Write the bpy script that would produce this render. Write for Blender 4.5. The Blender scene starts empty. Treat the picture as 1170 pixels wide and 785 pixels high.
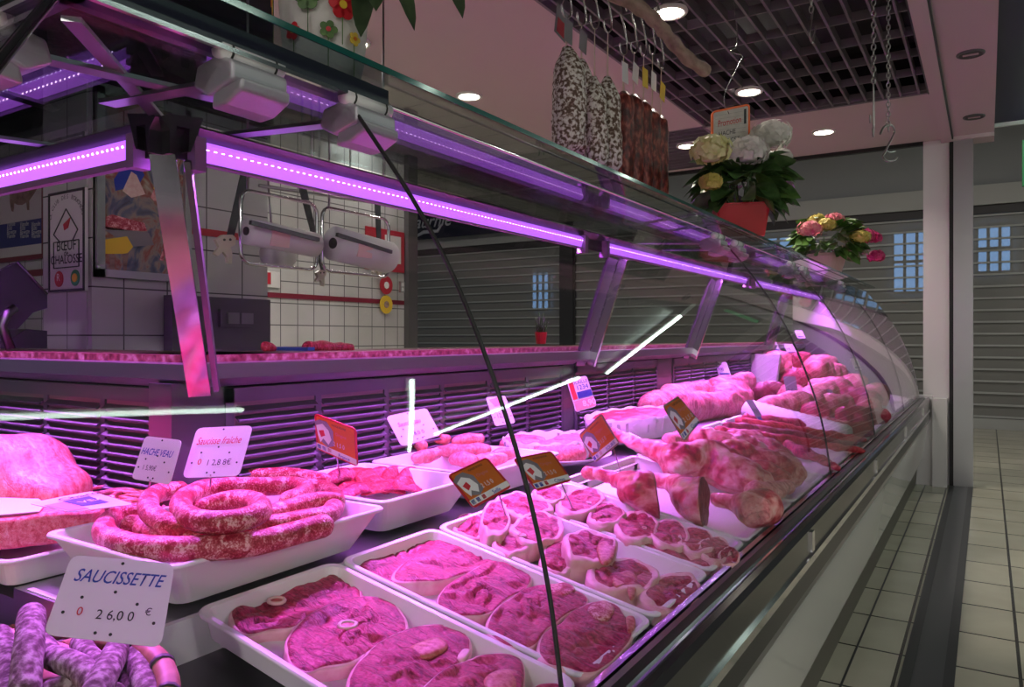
import bpy, bmesh, math, random
from mathutils import Vector, Matrix, noise
V=Vector
rnd=random.Random(7)
PI=math.pi
# ---------------------------------------------------------------- camera model (metres; origin on the floor under the camera)
F=860.;VX,VY=1128.,386.;TT=math.atan2(543,860);S_,C_=math.sin(TT),math.cos(TT);H=1.15
def ray(px,py):
    a=(px-585)/F; b=-(py-VY)/F
    return V((a*C_-S_, a*S_+C_, b))
EYE=V((0,0,H))
def onX(px,py,X): r=ray(px,py); return EYE+r*(X/r.x)
def onY(px,py,Y): r=ray(px,py); return EYE+r*(Y/r.y)
def onZ(px,py,Z): r=ray(px,py); return EYE+r*((Z-H)/r.z)
SL=.1935
def zrim(X): return .676+SL*(-.45-X)
def onR(px,py,dz=0):
    r=ray(px,py); c0=.676-SL*.45+dz-H
    return EYE+r*(c0/(r.z+SL*r.x))
def onP(px,py,p0,n):
    r=ray(px,py); return EYE+r*((V(p0)-EYE).dot(n)/r.dot(n))
# ---------------------------------------------------------------- materials
MATS={}
def mk(name,col,rough=.5,metal=0,spec=.5,trans=0,emit=None,estr=0,coat=0,sss=0):
    m=bpy.data.materials.new(name); m.use_nodes=True
    b=m.node_tree.nodes['Principled BSDF']
    b.inputs['Base Color'].default_value=(*col,1); b.inputs['Roughness'].default_value=rough
    b.inputs['Metallic'].default_value=metal; b.inputs['Specular IOR Level'].default_value=spec
    b.inputs['Transmission Weight'].default_value=trans; b.inputs['Coat Weight'].default_value=coat
    if sss:
        b.inputs['Subsurface Weight'].default_value=sss; b.inputs['Subsurface Radius'].default_value=(.01,.004,.003)
    if emit: b.inputs['Emission Color'].default_value=(*emit,1); b.inputs['Emission Strength'].default_value=estr
    MATS[name]=m; return m
def N(m,t,**k):
    n=m.node_tree.nodes.new(t)
    for a,v in k.items(): setattr(n,a,v)
    return n
def L(m,a,b): m.node_tree.links.new(a,b)
def ramp(m,fac,stops):
    r=N(m,'ShaderNodeValToRGB'); e=r.color_ramp.elements
    while len(e)<len(stops): e.new(.5)
    for i,(p,c) in enumerate(stops): e[i].position=p; e[i].color=(*c,1)
    L(m,fac,r.inputs[0]); return r.outputs[0]
def bump(m,h,s=.3,d=.002):
    b=N(m,'ShaderNodeBump'); b.inputs['Strength'].default_value=s; b.inputs['Distance'].default_value=d
    L(m,h,b.inputs['Height']); L(m,b.outputs[0],m.node_tree.nodes['Principled BSDF'].inputs['Normal'])
def noisy(name,stops,scale=30,detail=6,stretch=(1,1,1),rough=.4,bs=.4,bd=.002,dist=0,spec=.5,kind='noise',**k):
    m=mk(name,stops[0][1],rough,spec=spec,**k)
    tc=N(m,'ShaderNodeTexCoord'); mp=N(m,'ShaderNodeMapping'); mp.inputs['Scale'].default_value=stretch
    L(m,tc.outputs['Object'],mp.inputs[0])
    if kind=='noise':
        n=N(m,'ShaderNodeTexNoise'); n.inputs['Scale'].default_value=scale; n.inputs['Detail'].default_value=detail
        n.inputs['Distortion'].default_value=dist; out=n.outputs['Fac']
    else:
        n=N(m,'ShaderNodeTexVoronoi'); n.inputs['Scale'].default_value=scale; out=n.outputs['Distance']
    L(m,mp.outputs[0],n.inputs['Vector'])
    L(m,ramp(m,out,stops),m.node_tree.nodes['Principled BSDF'].inputs['Base Color'])
    bump(m,out,bs,bd); return m
def meat(name,dark,mid,light,scale=28,stretch=(1,3.2,1),dist=.7,rough=.42,crease=.75,st=(.37,.5,.66)):
    m=mk(name,mid,rough,spec=.35)
    tc=N(m,'ShaderNodeTexCoord'); mp=N(m,'ShaderNodeMapping'); mp.inputs['Scale'].default_value=stretch
    mp.inputs['Rotation'].default_value=(0,0,.6)
    L(m,tc.outputs['Object'],mp.inputs[0])
    n=N(m,'ShaderNodeTexNoise'); n.inputs['Scale'].default_value=scale; n.inputs['Detail'].default_value=8; n.inputs['Roughness'].default_value=.6
    n.inputs['Distortion'].default_value=dist; L(m,mp.outputs[0],n.inputs['Vector'])
    v=N(m,'ShaderNodeTexNoise'); v.inputs['Scale'].default_value=scale*7; v.inputs['Detail'].default_value=5; L(m,tc.outputs['Object'],v.inputs['Vector'])
    mx=N(m,'ShaderNodeMix'); mx.data_type='FLOAT'; mx.inputs[0].default_value=.42; L(m,n.outputs['Fac'],mx.inputs[2]); L(m,v.outputs['Fac'],mx.inputs[3])
    base=ramp(m,mx.outputs[0],[(st[0],dark),(st[1],mid),(st[2],light)])
    c=N(m,'ShaderNodeTexNoise'); c.inputs['Scale'].default_value=scale*.42; c.inputs['Detail'].default_value=4; c.inputs['Distortion'].default_value=.9; L(m,mp.outputs[0],c.inputs['Vector'])
    cr=ramp(m,c.outputs['Fac'],[(.43,(1,1,1)),(.475,(.78,.62,.65)),(.495,(.36,.22,.26)),(.515,(.85,.75,.78)),(.56,(1,1,1))])  # shade of the muscle creases painted into the colour as dark lines
    z=N(m,'ShaderNodeMix'); z.data_type='RGBA'; z.blend_type='MULTIPLY'; z.inputs[0].default_value=crease; L(m,base,z.inputs[6]); L(m,cr,z.inputs[7]); L(m,z.outputs[2],m.node_tree.nodes['Principled BSDF'].inputs['Base Color'])
    h=N(m,'ShaderNodeMath'); h.operation='MULTIPLY_ADD'; h.inputs[1].default_value=.5*crease; L(m,cr,h.inputs[0]); L(m,mx.outputs[0],h.inputs[2])
    bump(m,h.outputs[0],.9,.004); return m
meat('veal',(.20,.009,.04),(.45,.035,.10),(.66,.13,.22))
meat('beef',(.24,.012,.02),(.5,.035,.05),(.68,.16,.18),scale=35)
meat('mutton',(.18,.008,.03),(.42,.035,.08),(.66,.19,.25),scale=22,dist=1.0)
meat('pork',(.50,.10,.12),(.74,.26,.28),(.86,.50,.48),scale=18)
meat('poultry',(.66,.12,.13),(.78,.24,.24),(.86,.40,.38),scale=20,rough=.25,crease=.35)
meat('mince',(.5,.04,.05),(.78,.2,.2),(.85,.5,.46),scale=120,stretch=(1,1,1),dist=.4,crease=.2)
meat('sausage_meat',(.30,.015,.035),(.50,.06,.09),(.84,.44,.46),scale=48,stretch=(1,1,1),dist=.6,rough=.3,crease=0,st=(.42,.50,.585))
meat('darkcut',(.12,.02,.03),(.26,.05,.06),(.4,.13,.13),scale=40)
m=mk('lamb',(.6,.2,.2),.33)
tc=N(m,'ShaderNodeTexCoord'); n1=N(m,'ShaderNodeTexNoise'); n1.inputs['Scale'].default_value=11; n1.inputs['Detail'].default_value=8; n1.inputs['Distortion'].default_value=1.6; L(m,tc.outputs['Object'],n1.inputs['Vector'])
n2=N(m,'ShaderNodeTexNoise'); n2.inputs['Scale'].default_value=70; n2.inputs['Detail'].default_value=6; L(m,tc.outputs['Object'],n2.inputs['Vector'])
mx=N(m,'ShaderNodeMix'); mx.data_type='FLOAT'; mx.inputs[0].default_value=.25; L(m,n1.outputs['Fac'],mx.inputs[2]); L(m,n2.outputs['Fac'],mx.inputs[3])
L(m,ramp(m,mx.outputs[0],[(.36,(.26,.02,.04)),(.45,(.50,.06,.08)),(.54,(.74,.28,.28)),(.66,(.84,.52,.50))]),m.node_tree.nodes['Principled BSDF'].inputs['Base Color']); bump(m,mx.outputs[0],.9,.006)
noisy('fat',[(.3,(.70,.32,.34)),(.6,(.80,.50,.50))],scale=40,rough=.4,bs=.3)
noisy('bone',[(.3,(.75,.45,.42)),(.7,(.85,.66,.60))],scale=80,rough=.45)
noisy('marrow',[(.3,(.4,.04,.04)),(.7,(.7,.25,.22))],scale=150,rough=.4)
noisy('dry_sausage',[(.38,(.08,.04,.045)),(.5,(.20,.14,.15)),(.62,(.42,.36,.37))],scale=90,rough=.8,bs=.8,bd=.003)
noisy('white_salami',[(.42,(.12,.07,.05)),(.48,(.28,.2,.16)),(.53,(.66,.60,.56)),(.7,(.84,.80,.76))],scale=85,detail=8,rough=.85,bs=.5)
noisy('red_salami',[(.38,(.05,.008,.008)),(.52,(.16,.022,.018)),(.66,(.38,.10,.07))],scale=60,stretch=(1,1,.5),rough=.42,bs=.9,bd=.004)
mk('tray_white',(.86,.86,.86),.28,spec=.5)
mk('tray_film',(.8,.8,.82),.15,spec=.6)
mk('card_white',(.82,.80,.83),.4)
mk('paper',(.84,.82,.82),.7)
mk('paper_pink',(.85,.60,.60),.6)
mk('ink_blue',(.03,.06,.42),.5); mk('ink_red',(.6,.02,.04),.5); mk('ink_black',(.02,.02,.025),.5); mk('ink_navy',(.03,.03,.22),.5)
mk('ink_white',(.85,.85,.85),.5)
mk('card_orange',(.85,.24,.03),.35); mk('card_red',(.55,.02,.03),.35); mk('card_grey',(.22,.2,.22),.4); mk('card_pink',(.8,.25,.28),.4)
mk('chrome',(.78,.78,.8),.12,1); mk('steel',(.42,.41,.44),.32,1); mk('dark_steel',(.16,.155,.17),.35,1)
mk('rail_black',(.02,.02,.023),.18,spec=.6); mk('alu',(.5,.5,.52),.35,1); mk('blue_alu',(.015,.018,.035),.3,spec=.5)
mk('bracket_grey',(.45,.44,.48),.35,.4)
mk('louver',(.10,.085,.115),.4,.35); mk('louver_back',(.17,.10,.12),.5,.1)
mk('white_panel',(.80,.80,.77),.1,spec=.6,coat=.3)
mk('kick',(.13,.12,.10),.5); mk('black',(.012,.012,.014),.45); mk('rubber',(.015,.015,.015),.6)
mk('end_wall_white',(.68,.64,.66),.4)
mk('deck',(.17,.17,.18),.35,.7)
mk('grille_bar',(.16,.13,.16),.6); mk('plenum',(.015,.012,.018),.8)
mk('soffit',(.52,.40,.42),.75); mk('far_wall',(.30,.31,.32),.8); mk('fascia',(.42,.42,.41),.7)
mk('navy_sign',(.012,.014,.035),.45); mk('sign_silver',(.6,.6,.66),.4)
mk('dark_post',(.03,.025,.028),.5); mk('grey_unit',(.085,.08,.085),.5); mk('switch_grey',(.2,.19,.2),.4)
mk('cream_plastic',(.66,.62,.48),.4); mk('blade',(.10,.10,.11),.35,.8)
mk('plastic_white',(.75,.75,.76),.35); mk('roll_paper',(.72,.71,.75),.6)
mk('red_pot',(.5,.01,.02),.35); mk('pink_pot',(.62,.40,.38),.5); mk('orange_frame',(.85,.15,.02),.45)
mk('green_box',(.02,.25,.08),.5); mk('yellow',(.75,.5,.04),.5); mk('red_sign',(.45,.02,.04),.5); mk('maroon',(.18,.01,.03),.5)
mk('blue_tray',(.05,.14,.4),.4); mk('string',(.6,.5,.42),.8)
mk('chain',(.30,.28,.27),.35,1); mk('steel_hook',(.5,.48,.48),.25,1)
mk('outside_day',(.1,.1,.1),.9,emit=(.22,.45,.85),estr=2.6)
mk('lamp_disc',(.9,.9,.8),.5,emit=(1,.97,.8),estr=22)
mk('lamp_ring',(.75,.72,.7),.5)
mk('tube_lamp',(.9,.9,.9),.5,emit=(.78,1,.86),estr=20)
mk('led_face',(.6,.3,.8),.4,emit=(.50,.12,1.0),estr=1.25)
mk('led_dot',(.9,.7,1),.4,emit=(.85,.55,1.0),estr=9)
mk('led_cap',(.35,.2,.4),.4)
mk('track_dark',(.05,.05,.055),.5,.3); mk('track_mid',(.085,.087,.095),.45,.3)
noisy('leaf_dark',[(.3,(.03,.08,.02)),(.7,(.10,.20,.06))],scale=25,rough=.4,bs=.2)
noisy('leaf_green',[(.3,(.03,.08,.015)),(.7,(.12,.24,.05))],scale=25,rough=.4,bs=.2)
noisy('petal_white',[(.3,(.62,.60,.56)),(.7,(.80,.77,.74))],scale=30,rough=.6,bs=.1)
noisy('petal_yellow',[(.3,(.6,.55,.2)),(.7,(.78,.74,.42))],scale=30,rough=.6,bs=.1)
noisy('petal_pink',[(.3,(.60,.06,.16)),(.7,(.75,.30,.30))],scale=30,rough=.6,bs=.1)
noisy('petal_magenta',[(.3,(.5,.01,.13)),(.7,(.66,.05,.2))],scale=30,rough=.6,bs=.1)
noisy('petal_gold',[(.3,(.45,.35,.05)),(.7,(.62,.5,.14))],scale=30,rough=.6,bs=.1)
noisy('leaf_old',[(.3,(.015,.03,.012)),(.7,(.05,.08,.035))],scale=25,rough=.5,bs=.3)
noisy('wood',[(.3,(.16,.09,.07)),(.7,(.42,.29,.24))],scale=30,stretch=(1,.3,1),rough=.8,bs=.8)
noisy('basket_wood',[(.3,(.25,.09,.05)),(.7,(.5,.24,.15))],scale=40,stretch=(1,.3,1),rough=.5,bs=.4)
noisy('marble_red',[(.35,(.08,.012,.016)),(.5,(.19,.05,.055)),(.7,(.38,.22,.22))],scale=60,detail=8,rough=.3,bs=.0)
def tiles(name,c1,c2,mortar,w,h,rough=.3,off=(0,0,0),axis='XY',ms=.008):
    m=mk(name,c1,rough); tc=N(m,'ShaderNodeTexCoord'); sep=N(m,'ShaderNodeSeparateXYZ'); L(m,tc.outputs['Object'],sep.inputs[0])
    cmb=N(m,'ShaderNodeCombineXYZ'); L(m,sep.outputs[axis[0]],cmb.inputs[0]); L(m,sep.outputs[axis[1]],cmb.inputs[1])
    mp=N(m,'ShaderNodeMapping'); mp.inputs['Location'].default_value=off; L(m,cmb.outputs[0],mp.inputs[0])
    b=N(m,'ShaderNodeTexBrick'); b.offset=0; b.squash=1
    for k,v in (('Scale',1),('Mortar Size',ms/2),('Mortar Smooth',.1),('Bias',0),('Brick Width',w),('Row Height',h)): b.inputs[k].default_value=v
    b.inputs['Color1'].default_value=(*c1,1); b.inputs['Color2'].default_value=(*c2,1); b.inputs['Mortar'].default_value=(*mortar,1)
    L(m,mp.outputs[0],b.inputs['Vector'])
    n=N(m,'ShaderNodeTexNoise'); n.inputs['Scale'].default_value=3; n.inputs['Detail'].default_value=5; L(m,tc.outputs['Object'],n.inputs['Vector'])
    r=ramp(m,n.outputs['Fac'],[(.3,(.82,.82,.8)),(.7,(1,1,1))])
    mx=N(m,'ShaderNodeMix'); mx.data_type='RGBA'; mx.blend_type='MULTIPLY'; mx.inputs[0].default_value=1
    L(m,b.outputs['Color'],mx.inputs[6]); L(m,r,mx.inputs[7]); L(m,mx.outputs[2],m.node_tree.nodes['Principled BSDF'].inputs['Base Color'])
    return m
tiles('floor_tile',(.56,.53,.43),(.50,.48,.39),(.05,.045,.04),.36,.37,.22,off=(.265,.27,0),ms=.012)
tiles('pillar_tile',(.60,.58,.60),(.56,.54,.56),(.10,.09,.10),.155,.155,.2,off=(.05,.082,0),axis='YZ',ms=.005)
tiles('pillar_tile_front',(.60,.58,.60),(.56,.54,.56),(.10,.09,.10),.155,.155,.2,off=(0,.082,0),axis='XZ',ms=.005)
tiles('wall_tile',(.58,.57,.57),(.55,.54,.55),(.16,.15,.16),.155,.155,.2,axis='YZ',ms=.008)
tiles('wall_tile_front',(.58,.57,.57),(.55,.54,.55),(.2,.19,.2),.155,.155,.2,axis='XZ',ms=.006)
# glass
def glass(name,tint=(1,1,1),ior=1.5,rough=0.0):
    m=bpy.data.materials.new(name); m.use_nodes=True; nt=m.node_tree; nt.nodes.clear()
    o=N(m,'ShaderNodeOutputMaterial'); t=N(m,'ShaderNodeBsdfTransparent'); g=N(m,'ShaderNodeBsdfGlossy'); f=N(m,'ShaderNodeFresnel'); x=N(m,'ShaderNodeMixShader')
    t.inputs[0].default_value=(*tint,1); g.inputs['Roughness'].default_value=rough; gm=N(m,'ShaderNodeNewGeometry'); q=N(m,'ShaderNodeMix'); q.data_type='FLOAT'; q.inputs[2].default_value=ior; q.inputs[3].default_value=1/ior; L(m,gm.outputs['Backfacing'],q.inputs[0]); L(m,q.outputs[0],f.inputs[0])
    L(m,f.outputs[0],x.inputs[0]); L(m,t.outputs[0],x.inputs[1]); L(m,g.outputs[0],x.inputs[2]); L(m,x.outputs[0],o.inputs[0])
    MATS[name]=m
glass('glass',(.985,.99,.99),1.32); glass('shelf_glass',(.60,.66,.66),1.42)
glass('glass_edge',(.05,.22,.18),1.5); glass('shutter_pane',(.55,.54,.52),1.3,.15)
mm=mk('green_edge',(.01,.09,.075),.1,spec=.8)
def blend_trans(name,col,alpha):
    m=mk(name,col,.4); m.node_tree.nodes['Principled BSDF'].inputs['Alpha'].default_value=alpha
blend_trans('shutter_mesh',(.30,.29,.27),.62)
blend_trans('clear_plastic',(.8,.8,.85),.35)
# ---------------------------------------------------------------- mesh building
col=bpy.context.scene.collection
class MB:
    def __init__(s): s.v=[]; s.f=[]; s.m=[]; s.sm=[]
    def add(s,vs,fs,mi=0,smooth=False):
        o=len(s.v); s.v+=[V(p) for p in vs]
        for f in fs: s.f.append([i+o for i in f]); s.m.append(mi); s.sm.append(smooth)
        return s
    def box(s,c,d,rot=None,mi=0):
        c=V(c); R=rot if rot else Matrix.Identity(3); vs=[]
        for x in (-1,1):
            for y in (-1,1):
                for z in (-1,1): vs.append(c+R@V((x*d[0]/2,y*d[1]/2,z*d[2]/2)))
        return s.add(vs,[(0,1,3,2),(4,6,7,5),(0,4,5,1),(2,3,7,6),(0,2,6,4),(1,5,7,3)],mi)
    def box2(s,a,b,mi=0):
        return s.box([(a[i]+b[i])/2 for i in range(3)],[abs(b[i]-a[i]) for i in range(3)],None,mi)
    def beam(s,a,b,w,h,up=(0,0,1),mi=0):
        a=V(a);b=V(b);d=b-a;x=d.normalized();z=V(up);y=z.cross(x).normalized();z=x.cross(y)
        return s.box((a+b)/2,(d.length,w,h),Matrix((x,y,z)).transposed(),mi)
    def tube(s,pts,r,seg=8,closed=False,mi=0,caps=True,flat=1,roundcap=False):
        pts=[V(p) for p in pts]; n=len(pts)
        rs=list(r) if isinstance(r,(list,tuple)) else [r]*n
        if roundcap and not closed:
            d0=(pts[0]-pts[1]).normalized(); d1=(pts[-1]-pts[-2]).normalized(); a,b=pts[0],pts[-1]; ra,rb=rs[0],rs[-1]
            pts=[a+d0*ra*.98,a+d0*ra*.8,a+d0*ra*.4]+pts+[b+d1*rb*.4,b+d1*rb*.8,b+d1*rb*.98]
            rs=[ra*.15,ra*.6,ra*.92]+rs+[rb*.92,rb*.6,rb*.15]; n=len(pts)
        t0=(pts[1]-pts[0]).normalized(); up=V((0,0,1)) if abs(t0.z)<.9 else V((1,0,0))
        nr=t0.cross(up).normalized(); vs=[]
        for i in range(n):
            if closed: t=(pts[(i+1)%n]-pts[i-1]).normalized()
            else: t=(pts[min(i+1,n-1)]-pts[max(i-1,0)]).normalized()
            nr=(nr-t*nr.dot(t)); nr=nr.normalized() if nr.length>1e-6 else t.orthogonal().normalized()
            bn=t.cross(nr)
            for k in range(seg):
                a=2*PI*k/seg; vs.append(pts[i]+(nr*math.cos(a)+bn*math.sin(a)*flat)*rs[i])
        fs=[]
        for i in range(n if closed else n-1):
            j=(i+1)%n
            for k in range(seg):
                l=(k+1)%seg; fs.append((i*seg+k,i*seg+l,j*seg+l,j*seg+k))
        if caps and not closed: fs.append(tuple(range(seg))[::-1]); fs.append(tuple((n-1)*seg+k for k in range(seg)))
        return s.add(vs,fs,mi,True)
    def loft(s,rings,mi=0,cap0=True,cap1=True,smooth=False):
        n=len(rings[0]); vs=[p for r in rings for p in r]; fs=[]
        for i in range(len(rings)-1):
            for k in range(n):
                l=(k+1)%n; fs.append((i*n+k,i*n+l,(i+1)*n+l,(i+1)*n+k))
        if cap0: fs.append(tuple(range(n))[::-1])
        if cap1: fs.append(tuple((len(rings)-1)*n+k for k in range(n)))
        return s.add(vs,fs,mi,smooth)
    def prism(s,poly,off,mi=0):
        off=V(off); return s.loft([[V(p) for p in poly],[V(p)+off for p in poly]],mi)
    def disc(s,c,n,r,seg=24,mi=0,thick=.002):
        n=V(n).normalized(); a=n.orthogonal().normalized(); b=n.cross(a)
        ring=[V(c)+(a*math.cos(2*PI*k/seg)+b*math.sin(2*PI*k/seg))*r for k in range(seg)]
        return s.prism(ring,n*thick,mi)
WL={}
def base_of(mb):
    xs=[p.x for p in mb.v]; ys=[p.y for p in mb.v]; zs=[p.z for p in mb.v]
    return V(((min(xs)+max(xs))/2,(min(ys)+max(ys))/2,min(zs)))
def obj(name,mb,mats,parent=None,label=None,cat=None,group=None,kind=None,loc=None,recalc=True):
    if loc is None: loc=WL[parent.name] if parent else base_of(mb)
    me=bpy.data.meshes.new(name); me.from_pydata([p-loc for p in mb.v],[],mb.f)
    if isinstance(mats,str): mats=[mats]
    for m in mats: me.materials.append(MATS[m])
    me.polygons.foreach_set('material_index',mb.m); me.polygons.foreach_set('use_smooth',mb.sm)
    if recalc:
        bm=bmesh.new(); bm.from_mesh(me); bmesh.ops.recalc_face_normals(bm,faces=bm.faces); bm.to_mesh(me); bm.free()
    me.update()
    o=bpy.data.objects.new(name,me); col.objects.link(o); WL[o.name]=V(loc)
    if parent: o.parent=parent
    else: o.location=loc
    return tag(o,label,cat,group,kind)
def tag(o,label=None,cat=None,group=None,kind=None):
    for k,v in (('label',label),('category',cat),('group',group),('kind',kind)):
        if v: o[k]=v
    return o
def thing(name,label,cat,loc,group=None):
    o=bpy.data.objects.new(name,None); o.empty_display_size=.05; col.objects.link(o); o.location=loc; WL[o.name]=V(loc)
    return tag(o,label,cat,group)
def cat_rom(p,n,closed=True):
    m=len(p); out=[]
    rng=range(m) if closed else range(m-1)
    for i in rng:
        g=(lambda k:p[k%m]) if closed else (lambda k:p[max(0,min(m-1,k))])
        a,b,c,d=g(i-1),g(i),g(i+1),g(i+2)
        for j in range(n):
            t=j/n; out.append(.5*((2*b)+(c-a)*t+(2*a-5*b+4*c-d)*t*t+(3*b-a-3*c+d)*t**3))
    if not closed: out.append(p[-1])
    return out
def fbm(p,s,o=4): return noise.fractal(V(p)*s,1.0,2.0,o)
# text as geometry on a frame: origin o, unit vectors ex (right), ey (down)
def text(s,o,ex,ey,size,mat,parent,shear=0,bold=0,name='lettering',align='LEFT',wscale=1,lift=.0006):
    ex=V(ex).normalized(); ey=V(ey).normalized(); n=ey.cross(ex).normalized()
    cu=bpy.data.curves.new(name,'FONT'); cu.body=s; cu.size=size; cu.shear=shear; cu.offset=bold*size; cu.align_x=align; cu.resolution_u=3
    t=bpy.data.objects.new(name,cu); col.objects.link(t)
    dg=bpy.context.evaluated_depsgraph_get(); me=bpy.data.meshes.new_from_object(t.evaluated_get(dg))
    bpy.data.objects.remove(t); bpy.data.curves.remove(cu)
    base=WL[parent.name]
    for v in me.vertices:
        v.co=V(o)+ex*(v.co.x*wscale)-ey*v.co.y+n*lift-base
    me.materials.clear(); me.materials.append(MATS[mat])
    ob=bpy.data.objects.new(name,me); col.objects.link(ob); ob.parent=parent; WL[ob.name]=base
    return ob

def translucent(name,col,k=.45):
    m=MATS[name]; nt=m.node_tree; o=nt.nodes['Material Output']; b=nt.nodes['Principled BSDF']; t=N(m,'ShaderNodeBsdfTranslucent'); t.inputs[0].default_value=(*col,1)
    x=N(m,'ShaderNodeMixShader'); x.inputs[0].default_value=k; L(m,b.outputs[0],x.inputs[1]); L(m,t.outputs[0],x.inputs[2]); L(m,x.outputs[0],o.inputs[0])
translucent('card_white',(.85,.83,.86),.4); translucent('paper',(.85,.83,.84),.25); translucent('card_orange',(.85,.25,.03),.4); translucent('petal_white',(.8,.78,.74),.2)
# ================================================================ SETTING
def struct(name,mb,mats,**k): return obj(name,mb,mats,kind='structure',**k)
struct('floor',MB().box2((-7,-4,-.1),(4.2,11.6,0)),'floor_tile',loc=V((0,0,0)))
CZ=2.706
# floor tracks of the folding gate
m=MB().box2((-.25,-4,0),(-.215,6.75,.006)).box2((-.125,-4,0),(-.092,6.75,.006)); struct('trim_1',m,'track_dark')
struct('trim_19',MB().box2((-.413,-4,0),(-.406,6.7,.0015)),'track_dark')
struct('trim_2',MB().box2((-.215,-4,0),(-.125,6.75,.004)),'track_mid')
# flat mauve ceiling around the open grids
m=MB()
m.box2((-7,-4,CZ),(-1.765,5.43,CZ+.05)); m.box2((-1.765,5.47,CZ),(-.306,6.8,CZ+.05)); m.box2((-1.765,-4,CZ),(-.306,-1.5,CZ+.05))
m.box2((-7,6.7,CZ),(-1.765,6.8,CZ+.05)); m.box2((-7,5.43,CZ),(-4.6,6.7,CZ+.05))
m.box2((-.225,-4,CZ),(.045,6.8,CZ+.05))
struct('ceiling',m,'soffit')
m=MB().box2((-.306,-4,CZ-.03),(-.232,6.8,CZ+.05)); struct('trim_3',m,'soffit')
m=MB().box2((-.232,-4,CZ-.02),(-.222,6.8,CZ+.02)).box2((-.32,-4,CZ-.005),(-.306,5.47,CZ+.1)); struct('trim_4',m,'black')
m=MB().box2((-7,6.78,CZ-.03),(-.43,6.82,CZ+.02)); struct('trim_5',m,'black')
# plenum and open cell grids
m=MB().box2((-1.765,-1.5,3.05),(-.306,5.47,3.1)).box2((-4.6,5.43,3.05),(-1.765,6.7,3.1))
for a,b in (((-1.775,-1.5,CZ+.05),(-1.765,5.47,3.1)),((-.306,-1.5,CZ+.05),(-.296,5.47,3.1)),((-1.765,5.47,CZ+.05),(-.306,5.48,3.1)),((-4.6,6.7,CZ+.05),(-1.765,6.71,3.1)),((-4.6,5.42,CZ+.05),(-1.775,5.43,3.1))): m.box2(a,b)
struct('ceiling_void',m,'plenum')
m=MB(); y=-1.4
while y<5.47: m.box2((-1.765,y-.005,CZ+.004),(-.32,y+.005,CZ+.05)); y+=.34
x=-1.70
while x<-.33: m.box2((x-.006,-1.5,CZ),(x+.006,5.47,CZ+.055)); x+=.1025
m.box2((-1.765,5.44,CZ-.002),(-.32,5.47,CZ+.06)).box2((-1.765,-1.5,CZ-.002),(-1.75,5.47,CZ+.06))
struct('ceiling_grid',m,'grille_bar')
m=MB(); y=5.5
while y<6.7: m.box2((-4.6,y-.006,CZ),(-1.765,y+.006,CZ+.05)); y+=.1
x=-4.5
while x<-1.8: m.box2((x-.005,5.43,CZ+.02),(x+.005,6.7,CZ+.05)); x+=.35
m.box2((-1.785,5.43,CZ-.002),(-1.765,6.7,CZ+.055)).box2((-4.6,5.43,CZ-.002),(-1.765,5.45,CZ+.055))
struct('ceiling_grid',m,'grille_bar')
struct('ceiling_aisle',MB().box2((.045,-4,2.745),(4.2,6.65,2.8)),'navy_sign')
struct('ceiling_hall',MB().box2((-12,6.83,3.9),(4.2,11.6,3.95)).box2((-12,6.82,CZ+.05),(4.2,6.84,3.9)),'fascia')
# far storefront
m=MB().box2((-12,11.3,3.08),(4.2,11.45,3.9)); struct('wall_far',m,'far_wall')
m=MB().box2((-12,11.2,2.83),(4.2,11.32,3.08)); struct('trim_6',m,'fascia')
m=MB().box2((-12,11.24,2.72),(4.2,11.34,2.83)); struct('trim_7',m,'dark_post')
m=MB().box2((-12,11.24,0),(4.2,11.32,.13)); struct('baseboard_far',m,'fascia')
def shutter(x0,x1,label):
    t=thing('roller_shutter',label,'shutter',V(((x0+x1)/2,11.28,.13)),None)
    m=MB(); z=.14
    while z<2.72:
        m.box2((x0,11.262,z),(x1,11.285,z+.024)); z+=.15
    obj('slat_bar',m,'fascia',t)
    obj('perforated_curtain',MB().box2((x0,11.288,.13),(x1,11.29,2.72)),'shutter_mesh',t)
    [obj('guide_rail',MB().box2((x,11.25,.13),(x+.03,11.3,2.72)),'dark_post',t) for x in (x0-.03,x1)]
shutter(-.6,1.5,'grey roller shutter beyond the steel door post, right of the white column')
shutter(-5.85,-.66,'long grey roller shutter behind the meat counter, left of the white column')
shutter(-9.4,-6.15,'grey roller shutter behind the glass, left of the dark upright and under the navy sign')
struct('trim_8',MB().box2((-6.12,11.22,0),(-5.88,11.34,2.83)),'dark_post')
struct('wall_outside',MB().box2((-12,12.6,0),(4.2,12.7,3.9)),'far_wall')
# daylight windows outside the shutter
for i,(a,b,z0,z1,lab) in enumerate([(870,930,268,300,1),(1020,1062,262,335,1),(1116,1156,255,312,1),(608,628,310,355,1)]):
    p=onY(a,z1,12.55); q=onY(b,z0,12.55); m=MB().box2((p.x,12.55,p.z),(q.x,12.58,q.z)); w=struct('window_%d'%(i+1),m,'outside_day')
    fr=MB(); nx=3
    for k in range(nx+1):
        x=p.x+(q.x-p.x)*k/nx; fr.box2((x-.02,12.52,p.z),(x+.02,12.55,q.z))
    for k in range(3):
        z=p.z+(q.z-p.z)*k/2; fr.box2((p.x,12.52,z-.02),(q.x,12.55,z+.02))
    obj('window_frame',fr,'fascia',w)
# walls that close the hall
struct('wall_right',MB().box2((4.2,-4,0),(4.3,11.6,3.9)),'far_wall')
struct('wall_back',MB().box2((-7,-4.1,0),(4.2,-4,3.9)),'far_wall')
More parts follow.
